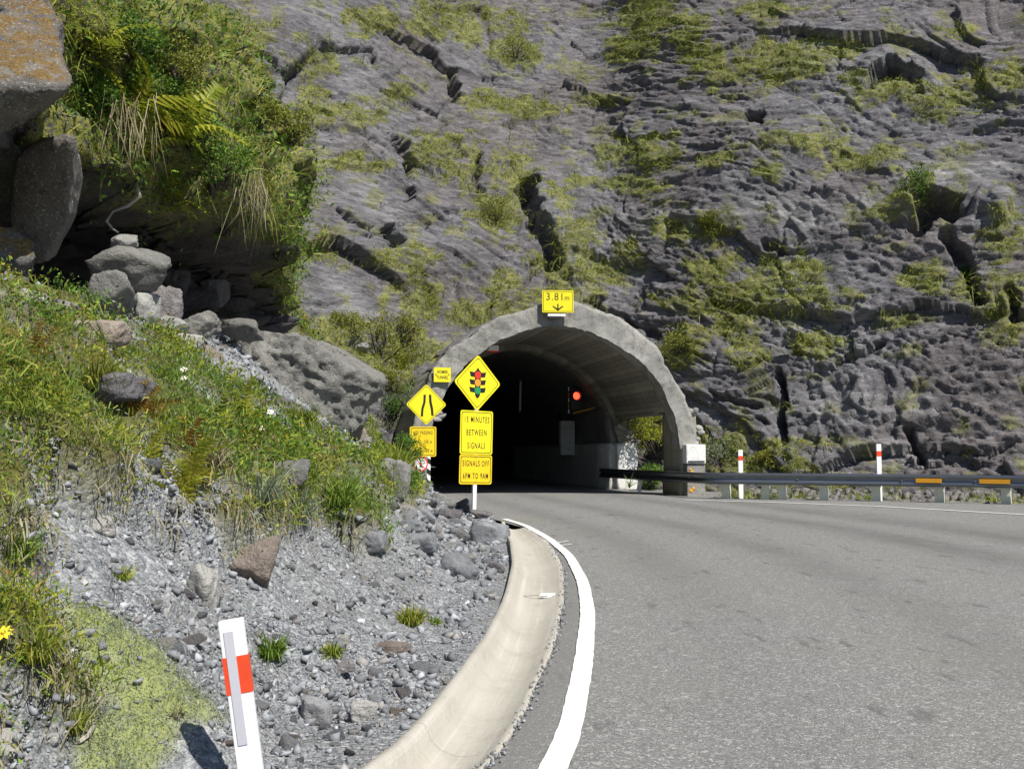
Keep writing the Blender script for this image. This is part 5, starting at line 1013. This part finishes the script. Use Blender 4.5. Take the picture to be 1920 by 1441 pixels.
for k, (px, py, r_, mt, lab) in enumerate([(215, 250, 70, 'fern', 'large yellow green fern below the massive overhanging rock'), (310, 270, 65, 'fern', 'yellow green fern beside the hanging dry strands'), (260, 330, 50, 'fern', 'fern hanging from the lip of the cave'), (310, 395, 40, 'fern', 'small fern at the lip of the cave'), (180, 140, 50, 'fern', 'fern on the upper crag next to the massive rock'),
      (330, 960, 62, 'fern', 'yellowing fern drooping over the turf edge'), (300, 900, 55, 'fern', 'pale fern in the middle of the grassy bank'), (440, 850, 55, 'fern', 'bright fern patch below the purple slab'), (250, 800, 40, 'fernr', 'rust coloured fern in the middle of the bank'), (360, 880, 40, 'fernr', 'rust red fern beside the pale fern'), (20, 780, 45, 'fern', 'fern above the dark undercut'), (740, 940, 34, 'fernr', 'yellow brown fern beside the stone pile'), (90, 690, 34, 'fernr', 'orange fern on the upper bank'), (285, 250, 30, 'fernr', 'orange tinted fern on the crag'), (330, 1000, 46, 'fern', 'lowest yellow fern hanging off the turf'), (760, 700, 30, 'fern', 'fern beside the left shoulder of the arch'), (490, 800, 40, 'fern', 'fern tangle beneath the huge boulder')]):
    h = put(px, py); fern(h[0] + h[1] * .1 + Vector((0, 0, .08)), 2.1 * r_ * h[2] / FPX, mt, lab, 2100 + k, h[1], 10)
for k, (px, py, r_, lab, n_, dry) in enumerate([(440, 250, 80, 'tall upright flax on top of the crag', 18, .1), (490, 330, 70, 'drooping flax with bleached leaves at the crag edge', 22, .5), (200, 650, 45, 'small flax tuft in front of the reddish rock', 16, .15), (15, 690, 60, 'flax on the bank next to the long slab', 14, .1), (20, 800, 55, 'flax over the dark undercut', 14, .4), (1180, 915, 30, 'dark strap leaved plant under the guardrail by the side opening', 16, .2), (500, 500, 40, 'flax at the foot of the white flowered bush', 14, .4), (745, 905, 22, 'small strap leaved plant beside the rounded pale rock', 10, .3)]):
    h = put(px, py); flax(h[0], r_ * h[2] / FPX, lab, 2200 + k, n_, h[1], dry=dry)
for k, (px, py, r_, mt, lab) in enumerate([(180, 720, 48, 'olive', 'round olive tussock on the long slab'), (60, 1225, 55, 'bgrass', 'olive tussock with drooping blades beside the moss carpet'), (125, 1360, 40, 'bgrass', 'low tussock at the edge of the moss carpet'), (30, 1040, 40, 'lush', 'green tussock on the upright grey stone'), (560, 800, 40, 'bgrass', 'thin grass tuft below the huge boulder'), (640, 940, 45, 'lush', 'bright green tussock on the lower bank'), (770, 1165, 30, 'bgrass', 'small grass tuft on the open gravel'), (815, 1165, 14, 'lush', 'tiny green tuft on the open gravel'), (505, 1225, 36, 'lush', 'green weed tuft behind the white post'), (620, 1225, 26, 'bgrass', 'pale weed tuft in the middle of the gravel'), (225, 1080, 26, 'bgrass', 'sparse tuft on the upper gravel'), (385, 870, 50, 'straw', 'dry twiggy tuft in the middle of the bank'), (290, 1185, 12, 'fernr', 'small red tinged sprout on the gravel'), (330, 1335, 18, 'straw', 'brown tuft at the edge of the moss carpet'), (740, 880, 40, 'bgrass', 'long grass draped over the rounded pale rock'), (480, 940, 60, 'sage', 'grey green herb cushion on the bank'), (560, 960, 40, 'sage', 'grey green herb cushion near the flat cracked rock')]):
    h = put(px, py, [bank]); tussock(h[0], r_ * h[2] / FPX * 1.7, M[mt], lab, 2300 + k, 180 if r_ < 30 else 380, .9, None, w=.0012 * h[2] ** .9 + .002)
for k, (px, py, ln, lab) in enumerate([(205, 240, 110, 'long bundle of dry strands hanging beneath the large fern'), (445, 340, 110, 'bleached dead leaves hanging from the flax')]):
    h = put(px, py); g2_ = np.random.default_rng(k + 60); n_ = 90; B = g2_.normal(size=(n_, 3)) * np.array([.13, .13, .16]); d_ = nrm_(np.array([.1, -.15, -1.0]) + g2_.normal(size=(n_, 3)) * .22)
    v, f = blade_arrays(B, d_, ln * h[2] / FPX * g2_.uniform(.25, 1.1, n_), g2_.uniform(.004, .012, n_), g2_.uniform(0, .1, n_), g2_); tag(mesh_np('hanging_strands', v, f, M['straw'], loc=h[0] + h[1] * .25 + Vector((.15, -.25, 0))), lab, 'dry strands')
# curled root under the lip
pr = [at(*p, 12.6) for p in [(255, 345), (262, 368), (240, 385), (212, 395), (200, 415), (212, 430), (222, 436)]]; tag(MB().tube(pr, [.03, .028, .025, .022, .02, .016, .01], 6).build('hanging_root', M['twig'], None, True), 'bare curled root hanging in the cave', 'root')
pr = [gnd(150, 1400, .5), gnd(165, 1385, .5), gnd(178, 1362, .52)]
h_ = [put(*p, [bank])[0] + Vector((0, 0, .015)) for p in [(148, 1398), (165, 1386), (177, 1364)]]; tag(MB().tube(h_, .008, 5).build('stick', M['twig']), 'bleached stick lying at the edge of the moss carpet', 'stick')
# flowers
def daisy(px, py, r, mt, lab):
    h = put(px, py); e = empty('flower', h[0], 0, lab, 'flower', 'white daisies' if mt == 'petal' else None); s = max(r * h[2] / FPX, .012)
    MB().tube([(0, 0, -.02), (.01, -.02, s * 3)], s * .12, 5).build('stem', M['bark'], e)
    for k in range(9):
        a = k * 6.283 / 9; c_, s_ = math.cos(a), math.sin(a); v = [(0, 0, 0), (c_ * s * .6 - s_ * s * .2, s_ * s * .6 + c_ * s * .2, .1 * s), (c_ * s, s_ * s, .05 * s), (c_ * s * .6 + s_ * s * .2, s_ * s * .6 - c_ * s * .2, .1 * s)]
        mesh_np('petal', v, [[0, 1, 2, 3]], M[mt], e, loc=(.01, -.02, s * 3), rot=(.7, .2, 0))
    v, f = ico(1); mesh_np('flower_head', v * s * .25, f, M['petaly'], e, loc=(.01, -.025, s * 3 + .1 * s))
for px, py in [(343, 718), (343, 734), (492, 450), (535, 420), (505, 440), (487, 828), (330, 245), (505, 797)]: daisy(px, py, 8, 'petal', 'white daisy flower among the grass and leaves')
daisy(5, 1240, 16, 'petaly', 'bright yellow flower at the edge of the bank')
# crumpled scrap in the channel
h_ = gnd(1022, 1119, -.06); v, f = rock_verts(5, 3, 10, .5, (.1, .05, .022), 3); ap = empty('litter', tuple(h_), 0, 'crumpled white scrap with a twig lying in the channel', 'litter'); mesh_np('scrap', v, f, M['petal'], ap, loc=(.02, 0, .015)); MB().tube([(-.2, -.02, .015), (-.08, 0, .022), (.02, -.03, .015)], .006, 5).build('twig', M['twig'], ap)
